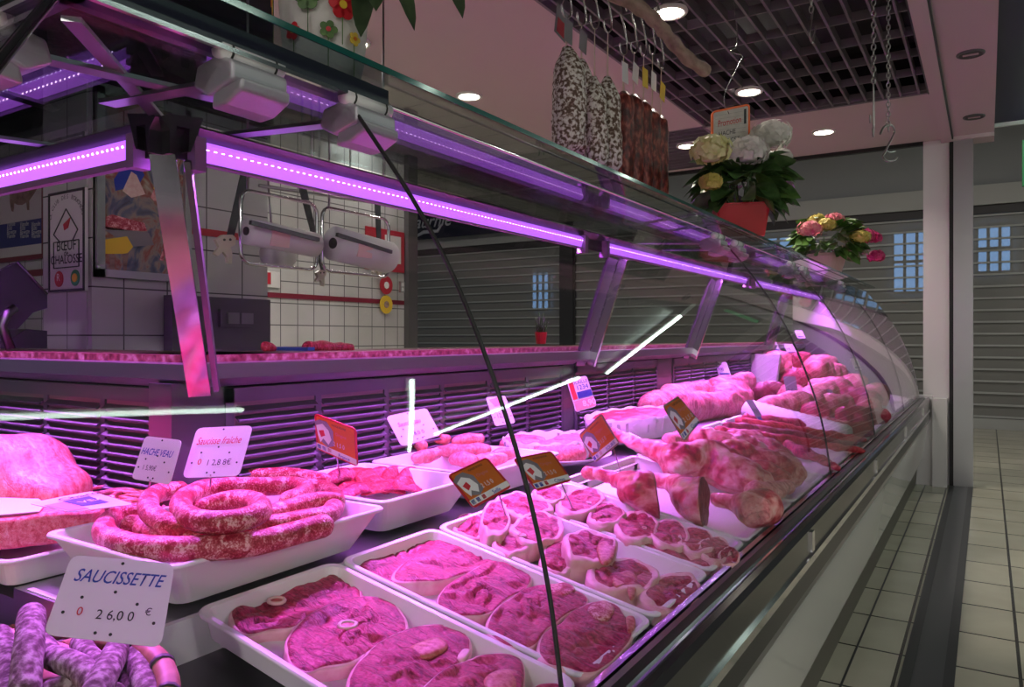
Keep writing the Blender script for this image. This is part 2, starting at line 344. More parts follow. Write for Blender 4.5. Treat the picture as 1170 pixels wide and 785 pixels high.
# column, door post
m=MB().box2((-.43,6.8,.0),(-.25,7.0,CZ)); struct('column',m,'end_wall_white')
struct('trim_9',MB().box2((-.25,6.78,0),(-.222,6.95,CZ)),'black')
m=MB().box2((-.222,6.76,0),(-.092,6.93,CZ-.03))
for z in (.5,1.2,2.35): m.disc((-.15,6.758,z),(0,-1,0),.01)
struct('trim_10',m,'alu')
struct('trim_11',MB().box2((-.25,6.74,CZ-.03),(.045,6.95,CZ)),'soffit')
# back room: pillar, tiled walls
m=MB().box2((-2.69,1.306,0),(-2.4,1.995,CZ)); struct('wall_pillar',m,'pillar_tile',loc=V((-2.4,1.306,0)))
m=MB().box2((-2.69,1.3,0),(-2.42,1.306,CZ)); struct('wall_pillar_front',m,'pillar_tile_front',loc=V((-2.69,1.3,0)))
struct('wall_left',MB().box2((-4.3,1.9,0),(-4.2,4.93,CZ)),'wall_tile',loc=V((-4.2,1.9,0)))
struct('wall_service',MB().box2((-4.2,1.8,0),(-2.69,1.88,CZ)),'wall_tile_front',loc=V((-4.2,1.8,0)))
struct('darkening_panel',MB().box2((-2.41,-3.9,1.97),(-2.37,2.0,CZ)).box2((-4.2,1.76,2.0),(-2.4,1.8,CZ)),'plenum')  # dark sheets added to darken the view above the back room
struct('trim_12',MB().box2((-4.3,4.93,0),(-4.15,5.05,CZ)),'grey_unit')
for n,a,b,mat in (('trim_13',(-2.398,1.31,1.52),(-2.392,1.99,1.545),'red_sign'),('trim_14',(-4.198,1.9,1.43),(-4.19,4.92,1.465),'maroon'),('trim_15',(-2.69,1.292,1.665),(-2.42,1.3,1.69),'maroon'),('trim_16',(-4.19,1.79,1.44),(-2.7,1.8,1.47),'maroon')):
    struct(n,MB().box2(a,b),mat)
# sign fascia with lettering
p=onY(470,276,11.0); q=onY(700,210,11.0)
t=thing('shop_sign','navy shop fascia with silver script lettering above the far shutter','sign',V((-7.5,11.05,3.0)))
obj('sign_board',MB().box2((-9.9,11.05,3.0),(-5.4,11.1,3.85)),'navy_sign',t)
sp=onY(466,262,11.04)
text('Saurnie',sp,(1,0,0),(0,0,-1),.34,'sign_silver',t,shear=.35,bold=.01)
text('100',onY(512,256,11.04),(1,0,0),(0,0,-1),.3,'dark_post',t)
text('Le',onY(470,243,11.04),(1,0,0),(0,0,-1),.25,'sign_silver',t,shear=.3)
m=MB(); a=onY(474,271,11.03); b=onY(500,264,11.03); m.tube([a,a.lerp(b,.4)+V((0,0,.05)),b,b+V((.1,0,.12))],[.02,.035,.03,.015]); obj('underline_swash',m,'sign_silver',t)
# downlights
i=0
for p,ring in (((536,109),'between the hanging salamis and the flowered vase, on the plain ceiling'),((405,48),'behind the flowered vase, on the plain ceiling'),((765,13),'in the dark ceiling grid right of the wooden branch'),((856,104),'in the dark ceiling grid above the orange promotion card'),((941,150),'on the plain ceiling strip right of the white hydrangea'),((785,166),'in the slatted ceiling left of the promotion card')):
    c=onZ(*p,CZ); t=thing('downlight','round recessed downlight, lit, '+ring,'ceiling light',c,'recessed ceiling lights')
    n=24; rr=MB(); 
    rr.tube([c+V((.075*math.cos(2*PI*k/n),.075*math.sin(2*PI*k/n),-.003)) for k in range(n)],.012,8,closed=True); obj('trim_ring',rr,'lamp_ring',t)
    obj('lamp',MB().disc(c+V((0,0,-.006)),(0,0,-1),.068),'lamp_disc',t)
    l=bpy.data.lights.new('downlight_beam','AREA'); l.shape='DISK'; l.size=.12; l.energy=8; l.color=(1,.9,.78); l.spread=2.2
    lo=bpy.data.objects.new('downlight_beam',l); col.objects.link(lo); lo.location=c+V((0,0,-.015))
for p,w in (((1109,61),'nearer'),((1113,133),'farther')):
    c=onZ(*p,CZ); t=thing('recessed_spotlight','unlit round recessed spotlight right of the ceiling channel, the %s of two'%w,'ceiling light',c,'unlit recessed spotlights')
    n=24; rr=MB().tube([c+V((.062*math.cos(2*PI*k/n),.062*math.sin(2*PI*k/n),-.003)) for k in range(n)],.008,8,closed=True); obj('trim_ring',rr,'grey_unit',t)
    obj('lamp',MB().disc(c+V((0,0,-.004)),(0,0,-1),.055),'dark_post',t); obj('lamp_slot',MB().box(c+V((0,0,-.008)),(.075,.02,.004)),'soffit',t)
# tube lamps over the aisle
for a,b in (((1.32,1.25),(1.46,2.42)),((1.27,3.55),(2.55,4.68)),((2.26,4.72),(1.46,6.04)),((1.43,7.07-.5),(.285,6.5))):
    A=V((a[0],a[1],2.675));B=V((b[0],b[1],2.675))
    t=thing('tube_lamp','bare fluorescent tube lamp over the aisle','ceiling light',(A+B)/2,'tube lamps over the aisle')
    obj('tube',MB().tube([A,B],.016,10),'tube_lamp',t); obj('housing',MB().beam(A+V((0,0,.045)),B+V((0,0,.045)),.05,.04),'fascia',t)
for i,(x,y,z,e) in enumerate([(3.4,-2.6,2.73,55),(.6,-3.0,2.69,75),(3.9,.1,2.73,40),(-1.5,8.2,3.88,16),(-4.5,8.6,3.88,14),(.6,8.2,3.88,20),(-7.5,8.6,3.88,14),(-3.4,2.6,2.69,12),(-4.0,4.4,2.69,4)]):  # invented disc lamps with area lights, added to brighten the room
    c=V((x,y,z)); t=thing('fill_lamp','round flush ceiling lamp, lit, away from the meat counter','ceiling light',c,'round ceiling lamps'); obj('lamp',MB().disc(c,(0,0,-1),.16,thick=.01),'lamp_ring',t)
    l=bpy.data.lights.new('fill_light','AREA'); l.shape='DISK'; l.size=.3; l.energy=e; l.color=(1,.95,.88)
    lo=bpy.data.objects.new('fill_light',l); col.objects.link(lo); lo.location=c+V((0,0,-.015))
# exit sign at the right edge
t=thing('emergency_sign','green emergency sign at the far right edge of the photo','sign',V((-.02,9.6,2.2)))
p=onY(1168,182,9.5); obj('sign_box',MB().box2((p.x,9.5,p.z-.28),(p.x+.07,9.56,p.z+.2)),'green_box',t)
# ================================================================ DISPLAY COUNTER
YE=6.72
ctr=thing('refrigerated_counter','long glass fronted refrigerated meat counter with purple lit canopy','display counter',V((-.45,3,0)))
def Pt(name,mb,mat,**k): return obj(name,mb,mat,ctr,**k)
def mit(x): return -x-.41      # where the two wings meet
prof=[V((-.45,.676)),V((-.475,.84)),V((-.52,1.0)),V((-.60,1.19)),V((-.69,1.34)),V((-.83,1.52))]
prof=cat_rom(prof,14,closed=False)
def pane(y0,y1):
    m=MB(); rows=[]
    for (x,z) in [(p.x,p.y) for p in prof]:
        a=mit(x) if y0 is None else y0; rows.append((V((x,a,z)),V((x,y1,z))))
    vs=[];fs=[]
    for r in rows: vs+=[r[0],r[1]]
    for i in range(len(rows)-1): fs.append((2*i,2*i+1,2*i+3,2*i+2))
    m.add(vs,fs,0,True); o=Pt('glass_pane',m,'glass',recalc=False)
    s=o.modifiers.new('thickness','SOLIDIFY'); s.thickness=.005; s.offset=0; s.use_rim=False
joints=[.836,2.75,3.94,5.41]
for a,b in zip([None]+[j+.003 for j in joints],[j-.003 for j in joints]+[YE]): pane(a,b)
m=MB(); vs=[];fs=[]
for i,p in enumerate(prof): vs+=[V((p.x-.003,mit(p.x)+.003,p.y)),V((-2.4,mit(p.x),p.y))]
for i in range(len(prof)-1): fs.append((2*i,2*i+1,2*i+3,2*i+2))
m.add(vs,fs,0,True); o=Pt('glass_pane',m,'glass',recalc=False); s=o.modifiers.new('thickness','SOLIDIFY'); s.thickness=.005; s.use_rim=False
for j in joints: Pt('glass_seal',MB().tube([V((p.x,j,p.y)) for p in prof],.0032,6),'rubber')
Pt('corner_seal',MB().tube([V((p.x+.002,mit(p.x)-.002,p.y)) for p in prof],.0055,6),'rail_black')
Pt('corner_seal',MB().tube([V((p.x+.007,mit(p.x)+.001,p.y)) for p in prof],.0022,6),'chrome')  # white highlight along the seal, laid on as a thin chrome line
# front rail and body
def run(name,poly,mat,y0=-.3,y1=YE):
    m=MB().prism([V((x,y0,z)) for x,z in poly],(0,y1-y0,0)); return Pt(name,m,mat)
run('glass_channel',[(-.468,.640),(-.468,.672),(-.456,.682),(-.444,.682),(-.440,.640)],'chrome')
run('rail_lip',[(-.440,.645),(-.440,.680),(-.425,.684),(-.412,.680),(-.412,.645)],'dark_steel')
run('rail_lip',[(-.412,.64),(-.412,.676),(-.402,.676),(-.402,.64)],'chrome')
run('bumper',[(-.402,.60),(-.402,.678),(-.392,.686),(-.380,.684),(-.374,.672),(-.374,.60)],'rail_black')
run('rail_strip',[(-.376,.588),(-.376,.606),(-.368,.606),(-.368,.588)],'chrome')
run('front_band',[(-.402,.53),(-.402,.60),(-.376,.60),(-.372,.535)],'dark_steel')
run('front_band',[(-.41,.50),(-.41,.53),(-.374,.533),(-.384,.50)],'alu')
for y in (.95,2.0,3.3,4.6,5.9): Pt('rail_clip',MB().box((-.374,y,.64),(.012,.03,.05)),'chrome')
run('front_panel',[(-.46,.20),(-.46,.50),(-.39,.50),(-.43,.20)],'white_panel')
run('kick_plate',[(-.52,0),(-.52,.20),(-.46,.20),(-.475,0)],'kick')
# interior deck: sloping front, raised back step
zd=lambda x:zrim(x)-.075
Pt('deck',MB().prism([V((-.462,-.3,zd(-.462)-.02)),V((-.462,-.3,zd(-.462))),V((-.96,-.3,zd(-.96))),V((-.96,-.3,zd(-.96)-.02))],(0,YE+.28,0)),'deck')
Pt('deck_step',MB().box2((-1.30,.585,.690),(-.955,YE-.02,.755)),'steel')
Pt('deck_step',MB().box2((-2.6,.585,.690),(-1.30,.80,.738)),'steel')
Pt('deck',MB().box2((-2.6,.05,.62),(-.96,.585,.64)),'deck')
Pt('step_front',MB().box2((-.955,.60,.692),(-.945,2.9,.757)).box2((-1.27,.590,.692),(-.955,.60,.757)),'tray_white')
m=MB()
for y in (.70,.80,1.15,1.5,1.85,2.2): m.box2((-.965,y,.70),(-.935,y+.022,.752))
m.box2((-.965,.69,.735),(-.935,2.3,.753)); Pt('tray_bracket',m,'tray_white')
# louvres
def louvre(axis,u0,u1,c):
    m=MB(); b=MB(); w=.235; g=.018
    n=max(1,round((u1-u0-.04)/w)); w=(u1-u0-.04)/n
    def P(u,o,z): return V((c+o,u,z)) if axis=='Y' else V((u,c-o,z))
    lo,hi=P(u0,-.004,.78),P(u1,-.02,1.045); b.box2(lo,hi)
    fr=MB(); fr.box2(P(u0,-.006,1.015),P(u1,.004,1.045)); fr.box2(P(u0,-.006,.78),P(u0+.02,.004,1.045)); fr.box2(P(u1-.02,-.006,.78),P(u1,.004,1.045))
    for k in range(n):
        a=u0+.02+w*k+g/2; e=a+w-g; z=.80
        if k: fr.box2(P(a-g,-.006,.78),P(a,.001,1.02))
        while z<1.01:
            # slanted blade: thin at top, protruding at its foot
            poly=[P(a,-.004,z+.013),P(a,.010,z+.003),P(a,.010,z),P(a,.0065,z),P(a,-.004,z+.008)]
            m.prism(poly,P(e,0,0)-P(a,0,0)); z+=.0192
    back=Pt('air_grille',b,'louver_back'); 
    obj('louver_blade',m,'louver',back); obj('grille_frame',fr,'louver',back)
louvre('Y',1.0,2.47,-1.335); louvre('Y',2.56,3.42,-1.335); louvre('Y',3.62,5.1,-1.335); louvre('Y',5.16,6.6,-1.335)
louvre('X',-2.9,-1.39,.925)
for a,b in (((-1.41,.88,.70),(-1.335,1.0,1.06)),((-1.36,2.47,.7),(-1.335,2.56,1.06)),((-1.36,3.42,.7),(-1.335,3.62,1.06))): Pt('grille_post',MB().box2(a,b),'dark_steel')
m=MB().box2((-1.40,.98,.69),(-1.355,YE,1.05)).box2((-2.9,.945,.69),(-1.36,1.0,1.05)); Pt('rear_panel',m,'black')
# ledge
m=MB().prism([V((-1.30,.905,1.068)),V((-1.30,.905,1.098)),V((-1.33,.905,1.104)),V((-1.33,.905,1.05))],(0,YE-.905,0))
m.prism([V((-2.9,.89,1.068)),V((-2.9,.89,1.098)),V((-2.9,.92,1.104)),V((-2.9,.92,1.05))],(1.6,0,0)); Pt('ledge_rail',m,'steel')
m=MB().box2((-1.62,.93,1.098),(-1.315,YE,1.116)).box2((-2.9,.905,1.098),(-1.315,1.2,1.116)); Pt('worktop',m,'marble_red')
# canopy: led beams along both wings
def seg(name,a,b,poly,mat,wing,parent=None):
    if wing==1: q=[V((x,a,z)) for x,z in poly]; off=(0,b-a,0)
    else: q=[V((a,-x-.41,z)) for x,z in poly]; off=(b-a,0,0)
    return obj(name,MB().prism(q,off),mat,parent or ctr)
beam=[(-1.152,1.452),(-1.152,1.490),(-1.136,1.508),(-1.146,1.514),(-1.215,1.525),(-1.190,1.462),(-1.186,1.462),(-1.188,1.50),(-1.165,1.50),(-1.158,1.452)]  # rear baffle shaped to keep the led light off the back room
seg('canopy_beam',.72,YE,beam,'dark_steel',1); seg('canopy_beam',-2.9,-1.13,beam,'dark_steel',2)
face=[(-1.152,1.450),(-1.147,1.450),(-1.138,1.482),(-1.150,1.490)]
lip=[(-1.155,1.448),(-1.155,1.452),(-1.141,1.452),(-1.141,1.448)]  # lip added to hide the led light source and set its cut-off
lip2=[(-1.155,1.440),(-1.155,1.452),(-1.141,1.452),(-1.141,1.440)]
def led(a,b,w,label=None):
    t=seg('led_strip',a,b,face,'led_face',w,None)
    seg('strip_light_shield',a,b,lip if w==1 else lip2,'led_cap',w,t)
    m=MB(); u=min(a,b)+.02
    while u<max(a,b)-.01:
        c=V((-1.1425,u,1.476)) if w==1 else V((u,.7325,1.476))
        m.box(c,(.005,.006,.005)); u+=.0155
    obj('diode_row',m,'led_dot',t,kind='stuff')
    for u in (a,b):
        c=V((-1.146,u,1.463)) if w==1 else V((u,.736,1.463))
        obj('end_cap',MB().box(c,(.03,.022,.058) if w==1 else (.022,.03,.058)),'led_cap',t)
    l=bpy.data.lights.new('led_light','AREA'); l.shape='RECTANGLE'; l.size=abs(b-a); l.size_y=.016; l.energy=LEDW*abs(b-a); l.color=LEDC
    o=bpy.data.objects.new('led_light',l); col.objects.link(o)
    o.location=V((-1.173,(a+b)/2,1.479)) if w==1 else V(((a+b)/2,.763,1.479))
    o.rotation_euler=(-.92,0,PI/2) if w==1 else (-.92,0,0)
LEDW=40; LEDC=(.70,.16,1.0)
led(.80,2.26,1); led(2.43,4.29,1); led(4.42,6.55,1); led(-1.21,-2.8,2)
# shelf
m=MB(); poly=[V((-.77,mit(-.77),1.55)),V((-.77,YE,1.55)),V((-1.25,YE,1.55)),V((-1.25,mit(-1.25),1.55)),V((-2.9,mit(-1.25),1.55)),V((-2.9,mit(-.77),1.55))]
m.prism(poly,(0,0,.009)); Pt('top_shelf',m,'shelf_glass')
m=MB().box2((-.770,mit(-.77),1.55),(-.767,YE,1.559)).box2((-2.9,mit(-.767),1.55),(-.767,mit(-.767)+.003,1.559)); Pt('shelf_edge',m,'green_edge')
Pt('hinge_rail',MB().box2((-.862,mit(-.83),1.518),(-.812,.915,1.546)),'blue_alu'); Pt('hinge_rail',MB().box2((-2.6,.402,1.518),(-.812,.446,1.546)),'blue_alu')
m=MB().box2((-.815,mit(-.83)+.0,1.512),(-.808,.80,1.518)).box2((-2.6,.398,1.512),(-.812,.404,1.518)); Pt('rail_highlight_strip',m,'chrome')
m=MB().tube([V((-.835,.92,1.532)),V((-.835,YE,1.532))],.0035,8); Pt('hanger_rod',m,'chrome')
def clamp(u,w):
    def Q(x,uu,z): return V((x,uu,z)) if w==1 else V((uu,-x-.41,z))
    b=Pt('hinge_clamp_'[:-1],MB().prism([Q(-.80,u-.045,1.475),Q(-.80,u-.045,1.500),Q(-.83,u-.045,1.512),Q(-.872,u-.045,1.505),Q(-.880,u-.045,1.478),Q(-.850,u-.045,1.462)],Q(0,.09,0)-Q(0,0,0) if w==1 else V((.09,0,0))),'bracket_grey')
    cp=obj('clamp_plate',MB().prism([Q(-.790,u-.04,1.462),Q(-.788,u-.04,1.478),Q(-.845,u-.04,1.468),Q(-.850,u-.04,1.446),Q(-.82,u-.04,1.448)],V((0,.08,0)) if w==1 else V((.08,0,0))),'bracket_grey',b)
    for q in (b,cp): bv=q.modifiers.new('soft','BEVEL'); bv.width=.005; bv.segments=3
    obj('hinge_barrel',MB().tube([Q(-.822,u-.05,1.516),Q(-.822,u+.05,1.516)],.012,14),'plastic_white',b)
    [obj('barrel_ring',MB().tube([Q(-.822,u+e,1.516),Q(-.822,u+e+.003,1.516)],.013,14),'rubber',b) for e in (-.036,.033)]
    Pt('canopy_arm',MB().beam(Q(-.87,u,1.495),Q(-1.16,u,1.515),.028,.006),'steel')
clamp(.655,1); clamp(.875,1); clamp(2.70,1); clamp(2.95,1); clamp(3.9,1); clamp(4.2,1); clamp(5.4,1); clamp(-.99,2); clamp(-1.5,2)
Pt('canopy_arm',MB().beam(V((-.85,.44,1.50)),V((-1.16,.74,1.515)),.02,.006),'steel')
# posts
def post(top,bot,w,d,up):
    o=Pt('canopy_post',MB().beam(top,bot,w,d,up),'chrome')
    return o
for a,b in ((2.60,2.58),(3.83,3.78),(5.4,5.4)):
    post(V((-1.17,a+.05,1.45)),V((-1.30,b+.05,1.045)),.014,.035,(1,0,0)); Pt('post_cladding',MB().beam(V((-1.195,a+.0,1.45)),V((-1.325,b+.0,1.045)),.075,.012,(1,0,0)),'dark_steel')
post(V((-1.155,.745,1.455)),V((-1.275,.90,1.04)),.040,.010,(1,-1,0)); Pt('post_cladding',MB().beam(V((-1.145,.785,1.45)),V((-1.272,.935,1.05)),.010,.02,(1,-1,0)),'dark_steel')
# end wall of the case: white curved frame with a black seal
def endcurve(off,z0=.676):
    A_=[(-.45,.676),(-.475,.84),(-.52,1.0),(-.60,1.19),(-.70,1.33),(-.90,1.43),(-1.10,1.48),(-1.4,1.53)]; B_=[(-.48,.676),(-.49,.76),(-.56,.88),(-.67,.98),(-.78,1.06),(-.93,1.15),(-1.09,1.23),(-1.4,1.30)]; pts=[V(a).lerp(V(b),off) for a,b in zip(A_,B_)]
    return cat_rom(pts,4,closed=False)
def endpanel(name,o0,o1,y,mat,th=.02):
    a=[V((p.x,y,p.y)) for p in endcurve(o0)]; b=[V((p.x,y,p.y)) for p in endcurve(o1)]
    m=MB(); n=len(a)
    vs=a+b+[v+V((0,th,0)) for v in a+b]
    fs=[]
    for i in range(n-1):
        fs+=[(i,i+1,n+i+1,n+i),(2*n+i,3*n+i,3*n+i+1,2*n+i+1),(i,2*n+i,2*n+i+1,i+1),(n+i,n+i+1,3*n+i+1,3*n+i)]
    m.add(vs,fs); return Pt(name,m,mat)
endpanel('end_frame',.0,1,6.70,'end_wall_white'); endpanel('end_seal',1,1.14,6.695,'rubber')
a=[V((p.x,6.705,p.y)) for p in endcurve(1.1)]+[V((-1.45,6.705,.676))]
Pt('end_glass',MB().prism(a,(0,.005,0)),'grey_unit')
Pt('end_body',MB().box2((-.50,6.70,.0),(-.36,6.79,.70)).box2((-.36,6.66,.0),(-.26,6.79,.68)),'end_wall_white')
# ================================================================ BACK ROOM THINGS
def quad_frame(o,ex,ey): return V(o),V(ex).normalized(),V(ey).normalized()
# beef label sign on the pillar front
a=onY(57,222,1.29); b=onY(98,332,1.29)
t=thing('certificate_sign','white certificate sign with a diamond, lettering and two round seals, on the tiled pillar','sign',V(((a.x+b.x)/2,1.285,b.z)))
X0,X1,Z1,Z0=a.x,b.x,a.z,b.z; w=X1-X0; h=Z1-Z0
obj('sign_board',MB().box2((X0,1.287,Z0),(X1,1.297,Z1)),'paper',t)
m=MB(); e=.008
for q in (((X0,Z0),(X1,Z0+e)),((X0,Z1-e),(X1,Z1)),((X0,Z0),(X0+e,Z1)),((X1-e,Z0),(X1,Z1))): m.box2((q[0][0],1.284,q[0][1]),(q[1][0],1.287,q[1][1]))
def ln(m,p,q,r=.003): m.beam(V((X0+p[0]*w,1.286,Z1-p[1]*h)),V((X0+q[0]*w,1.286,Z1-q[1]*h)),r,r,(0,1,0))
D=[(.5,.18),(.82,.40),(.68,.5),(.32,.5),(.15,.42)]
for i in range(5): ln(m,D[i],D[(i+1)%5])
for p,q in (((.15,.5),(.85,.5)),((.85,.5),(.85,.76)),((.85,.76),(.15,.76)),((.15,.76),(.15,.5))): ln(m,p,q)
obj('printed_frame',m,'ink_black',t)
m=MB().prism([V((X0+.42*w,1.285,Z1-.33*h)),V((X0+.62*w,1.285,Z1-.27*h)),V((X0+.55*w,1.285,Z1-.37*h)),V((X0+.45*w,1.285,Z1-.39*h))],(0,.002,0)); obj('red_emblem',m,'red_sign',t)
def st(s,u,v,size,mat='ink_black'): text(s,V((X0+u*w,1.2865,Z1-v*h)),(1,0,0),(0,0,-1),size,mat,t,align='CENTER',bold=.01)
st('BŒUF',.5,.59,.045); st('de',.5,.645,.028); st('CHALOSSE',.5,.72,.040)
for i,ch in enumerate('LE CLUB DES BOUCHERS'):
    aa=PI*(.97-.94*i/19); c=V((X0+w*(.5-.0)+math.cos(aa)*w*.42*1,1.2865,Z1-h*.27+math.sin(aa)*h*.19)); rt=V((math.sin(aa),0,-math.cos(aa)))
    text(ch,c,rt,V((-math.cos(aa),0,-math.sin(aa))),.02,'ink_black',t,align='CENTER')
for u,mat in ((.3,'red_sign'),(.75,'green_box')):
    c=V((X0+u*w,1.287,Z1-.87*h)); obj('round_seal',MB().disc(c,(0,-1,0),.026,thick=.002),mat,t)
text('R',V((X0+.25*w,1.284,Z1-.89*h)),(1,0,0),(0,0,-1),.035,'ink_white',t)
obj('seal_centre',MB().disc(V((X0+.75*w,1.285,Z1-.87*h)),(0,-1,0),.014,thick=.002),'yellow',t)
# cow poster on service wall
yw=1.78
a=onY(-60,195,yw); b=onY(50,290,yw)
t=thing('beef_poster','framed poster of a brown cow over a dark blue text band','poster',V(((a.x+b.x)/2,yw,b.z)))
obj('poster_sheet',MB().box2((a.x,yw,b.z),(b.x,yw+.01,a.z+.15)),'paper',t)
p=onY(-60,252,yw);q=onY(50,283,yw); zz=onY(25,282,yw).z
obj('text_band',MB().box2((a.x,yw-.003,onY(25,281,yw).z),(b.x-.01,yw,onY(25,253,yw).z)),'ink_navy',t)
m=MB(); e=.02; m.box2((a.x,yw-.01,b.z-e),(b.x+e,yw+.01,b.z)).box2((b.x,yw-.01,b.z),(b.x+e,yw+.01,a.z+.15)); obj('poster_frame',m,'maroon',t)
pix=[(12,212),(11,222),(11,230),(13,241),(15,242),(16,232),(20,234),(25,234),(30,231),(31,240),(33,240),(33,229),(38,222),(43,214),(40,208),(35,204),(28,208),(20,209)]
obj('cow_picture',MB().prism([onY(x,y,yw-.002) for x,y in pix],(0,.002,0)),'petal_pink' if 0 else 'wood',t)
for i,x in enumerate((8,23,36)):
    for k in range(4):
        text(('Viande','Rôti','Bavette')[k%3],onY(x,259+k*4.5,yw-.004),(1,0,0),(0,0,-1),.03,'ink_white',t)
# framed painting on pillar side -> generic market scene
xw=-2.385
a=onX(109,172,xw); b=onX(217,318,xw); Y0,Y1,Z1,Z0=a.y,b.y,1.95,onX(109,316,xw).z
t=thing('framed_picture','large framed colourful market stall picture on the tiled pillar','picture',V((xw,(Y0+Y1)/2,Z0)))
m=MB(); e=.025
for q in (((Y0,Z0),(Y1,Z0+e)),((Y0,Z1-e),(Y1,Z1)),((Y0,Z0),(Y0+e,Z1)),((Y1-e,Z0),(Y1,Z1))): m.box2((xw-.015,q[0][0],q[0][1]),(xw+.012,q[1][0],q[1][1]))
obj('picture_frame',m,'alu',t)
noisy('painting',[(.30,(.03,.035,.06)),(.42,(.10,.12,.18)),(.5,(.30,.25,.20)),(.57,(.30,.07,.05)),(.64,(.45,.38,.28)),(.75,(.55,.53,.5))],scale=11,detail=7,dist=1.2,rough=.35,bs=0)
obj('canvas',MB().box2((xw-.014,Y0,Z0),(xw-.002,Y1,Z1)),'painting',t)
def paint(mat,pts,l=0): obj('painted_shape',MB().prism([onX(x,y,xw-.001+.0004*l) for x,y in pts],(.0004,0,0)),mat,t)
paint('sausage_meat',[(110,252),(128,245),(165,255),(168,264),(110,262)]); paint('yellow',[(175,215),(181,207),(192,222),(190,250),(184,248),(183,226)],1)
paint('ink_blue',[(130,205),(140,190),(160,190),(165,200),(158,212),(132,218)],0); paint('yellow',[(110,275),(145,270),(152,282),(145,290),(110,290)],1); paint('bone',[(150,196),(156,200),(166,222),(150,226),(140,218)],2)
paint('wood',[(125,291),(131,291),(131,312),(126,312)],2); paint('wood',[(140,290),(147,289),(144,312),(141,312)],2); paint('pork',[(178,212),(172,225),(176,230),(186,228)],2); paint('card_grey',[(112,258),(170,266),(176,280),(150,282)],0); paint('pork',[(187,250),(190,275),(182,297),(186,298),(195,272),(196,250)],2); paint('ink_blue',[(195,262),(208,255),(214,280),(200,292),(192,282)],0)
# grey unit with a double socket
a=onX(193,337,-2.36); b=onX(305,405,-2.36)
t=thing('grey_cabinet','dark grey wall cabinet at the foot of the tiled pillar','cabinet',V((-2.37,(a.y+b.y)/2,.95)))
obj('cabinet_body',MB().box2((-2.39,a.y,.9),(-2.34,b.y,a.z)),'grey_unit',t)
t=thing('double_switch','grey double light switch on the dark grey cabinet','switch',onX(271,362,-2.33))
a=onX(252,353,-2.325); b=onX(292,374,-2.325)
obj('switch_plate',MB().box2((-2.339,a.y,b.z),(-2.325,b.y,a.z)),'grey_unit',t)
for u0,u1 in ((.18,.50),(.56,.90)):
    obj('rocker',MB().box2((-2.325,a.y+(b.y-a.y)*u0,b.z+.012),(-2.318,a.y+(b.y-a.y)*u1,a.z-.012)),'switch_grey',t)
# till / scale display
t=thing('till_display','black tilted till display seen from behind at the left edge','till',onX(20,398,-2.15))
D=lambda x,y,dx=0:onX(x,y,-2.15+dx)
m=MB().prism([D(-30,325),D(20,300),D(54,337),D(54,352),D(38,357),D(20,376),D(-30,376)],(-.03,0,.0)); obj('screen_housing',m,'black',t)
m=MB().tube([D(12,398),D(2,372),D(8,358),D(18,352)],.012,8); obj('support_arm',m,'dark_steel',t)
m=MB().prism([D(-5,398),D(54,398),D(54,378),D(30,376),D(14,386),D(-5,384)],(-.1,0,0)); obj('till_base',m,'rail_black',t)
m=MB().tube([D(20,299,.004),D(54,336,.004)],.003,6); obj('screen_trim',m,'dark_steel',t)
# paper roll racks
def rack(x0,y0,x1,y1,X,label,rx0,ry0,rx1,ry1,r):
    t=thing('paper_roll_rack',label,'paper rack',onX((x0+x1)/2,y1,X),'hanging paper roll racks')
    def rr(x0,y0,x1,y1,dx):
        a=onX(x0,y0,X+dx); b=onX(x1,y1,X+dx); c=.035; pts=[]
        for cy,cz,s in ((b.y-c,a.z-c,0),(a.y+c,a.z-c,1),(a.y+c,b.z+c,2),(b.y-c,b.z+c,3)):
            for k in range(5):
                an=PI/2*(s+k/4); pts.append(V((X+dx,cy+c*math.cos(an),cz+c*math.sin(an))))
        return pts
    obj('rack_frame',MB().tube(rr(x0,y0,x1,y1,0),.006,8,closed=True),'chrome',t)
    a=onX(x0+8,y0,X); b=onX(x1-6,y0,X)
    m=MB().tube([a,V((a.x,a.y,2.6))],.004,6).tube([b,V((b.x,b.y,2.6))],.004,6); obj('hanging_rod',m,'steel',t)
    A=onX(rx0,ry0,X+.03);B=onX(rx1,ry1,X+.03)
    roll=obj('paper_roll',MB().tube([A,B],r,28),'roll_paper',t)
    obj('core',MB().disc(A+V((0,-.001,0)),(0,-1,0),r*.32,thick=.003),'black',roll)
    m=MB().box(A.lerp(B,.35)+V((r*.93,0,-.01)),(.006,.07,.05),Matrix.Rotation(.15,3,'Y')); obj('printed_label',m,'paper_pink',roll)
    obj('cutter_bar',MB().beam(onX(rx0+4,ry0-10,X+.09),onX(rx1+4,ry1-6,X+.09),.012,.012),'dark_steel',t)
    return t
rack(275,216,362,309,-1.9,'chrome hanging rack with a long paper roll, beside the slanted corner post',282,264,360,280,.040)
rack(368,236,444,317,-1.9,'chrome hanging rack with the thicker paper roll, nearer the red poster',381,278,443,294,.058)
t=thing('paper_roll','short spare paper roll hanging behind the left chrome rack','paper roll',onX(318,295,-2.1)); obj('roll_body',MB().tube([onX(306,288,-2.15),onX(330,292,-2.15)],.045,24),'roll_paper',t)
obj('rod',MB().tube([onX(306,288,-2.15)+V((0,.02,.04)),onX(306,200,-2.15)],.004,6),'steel',t)
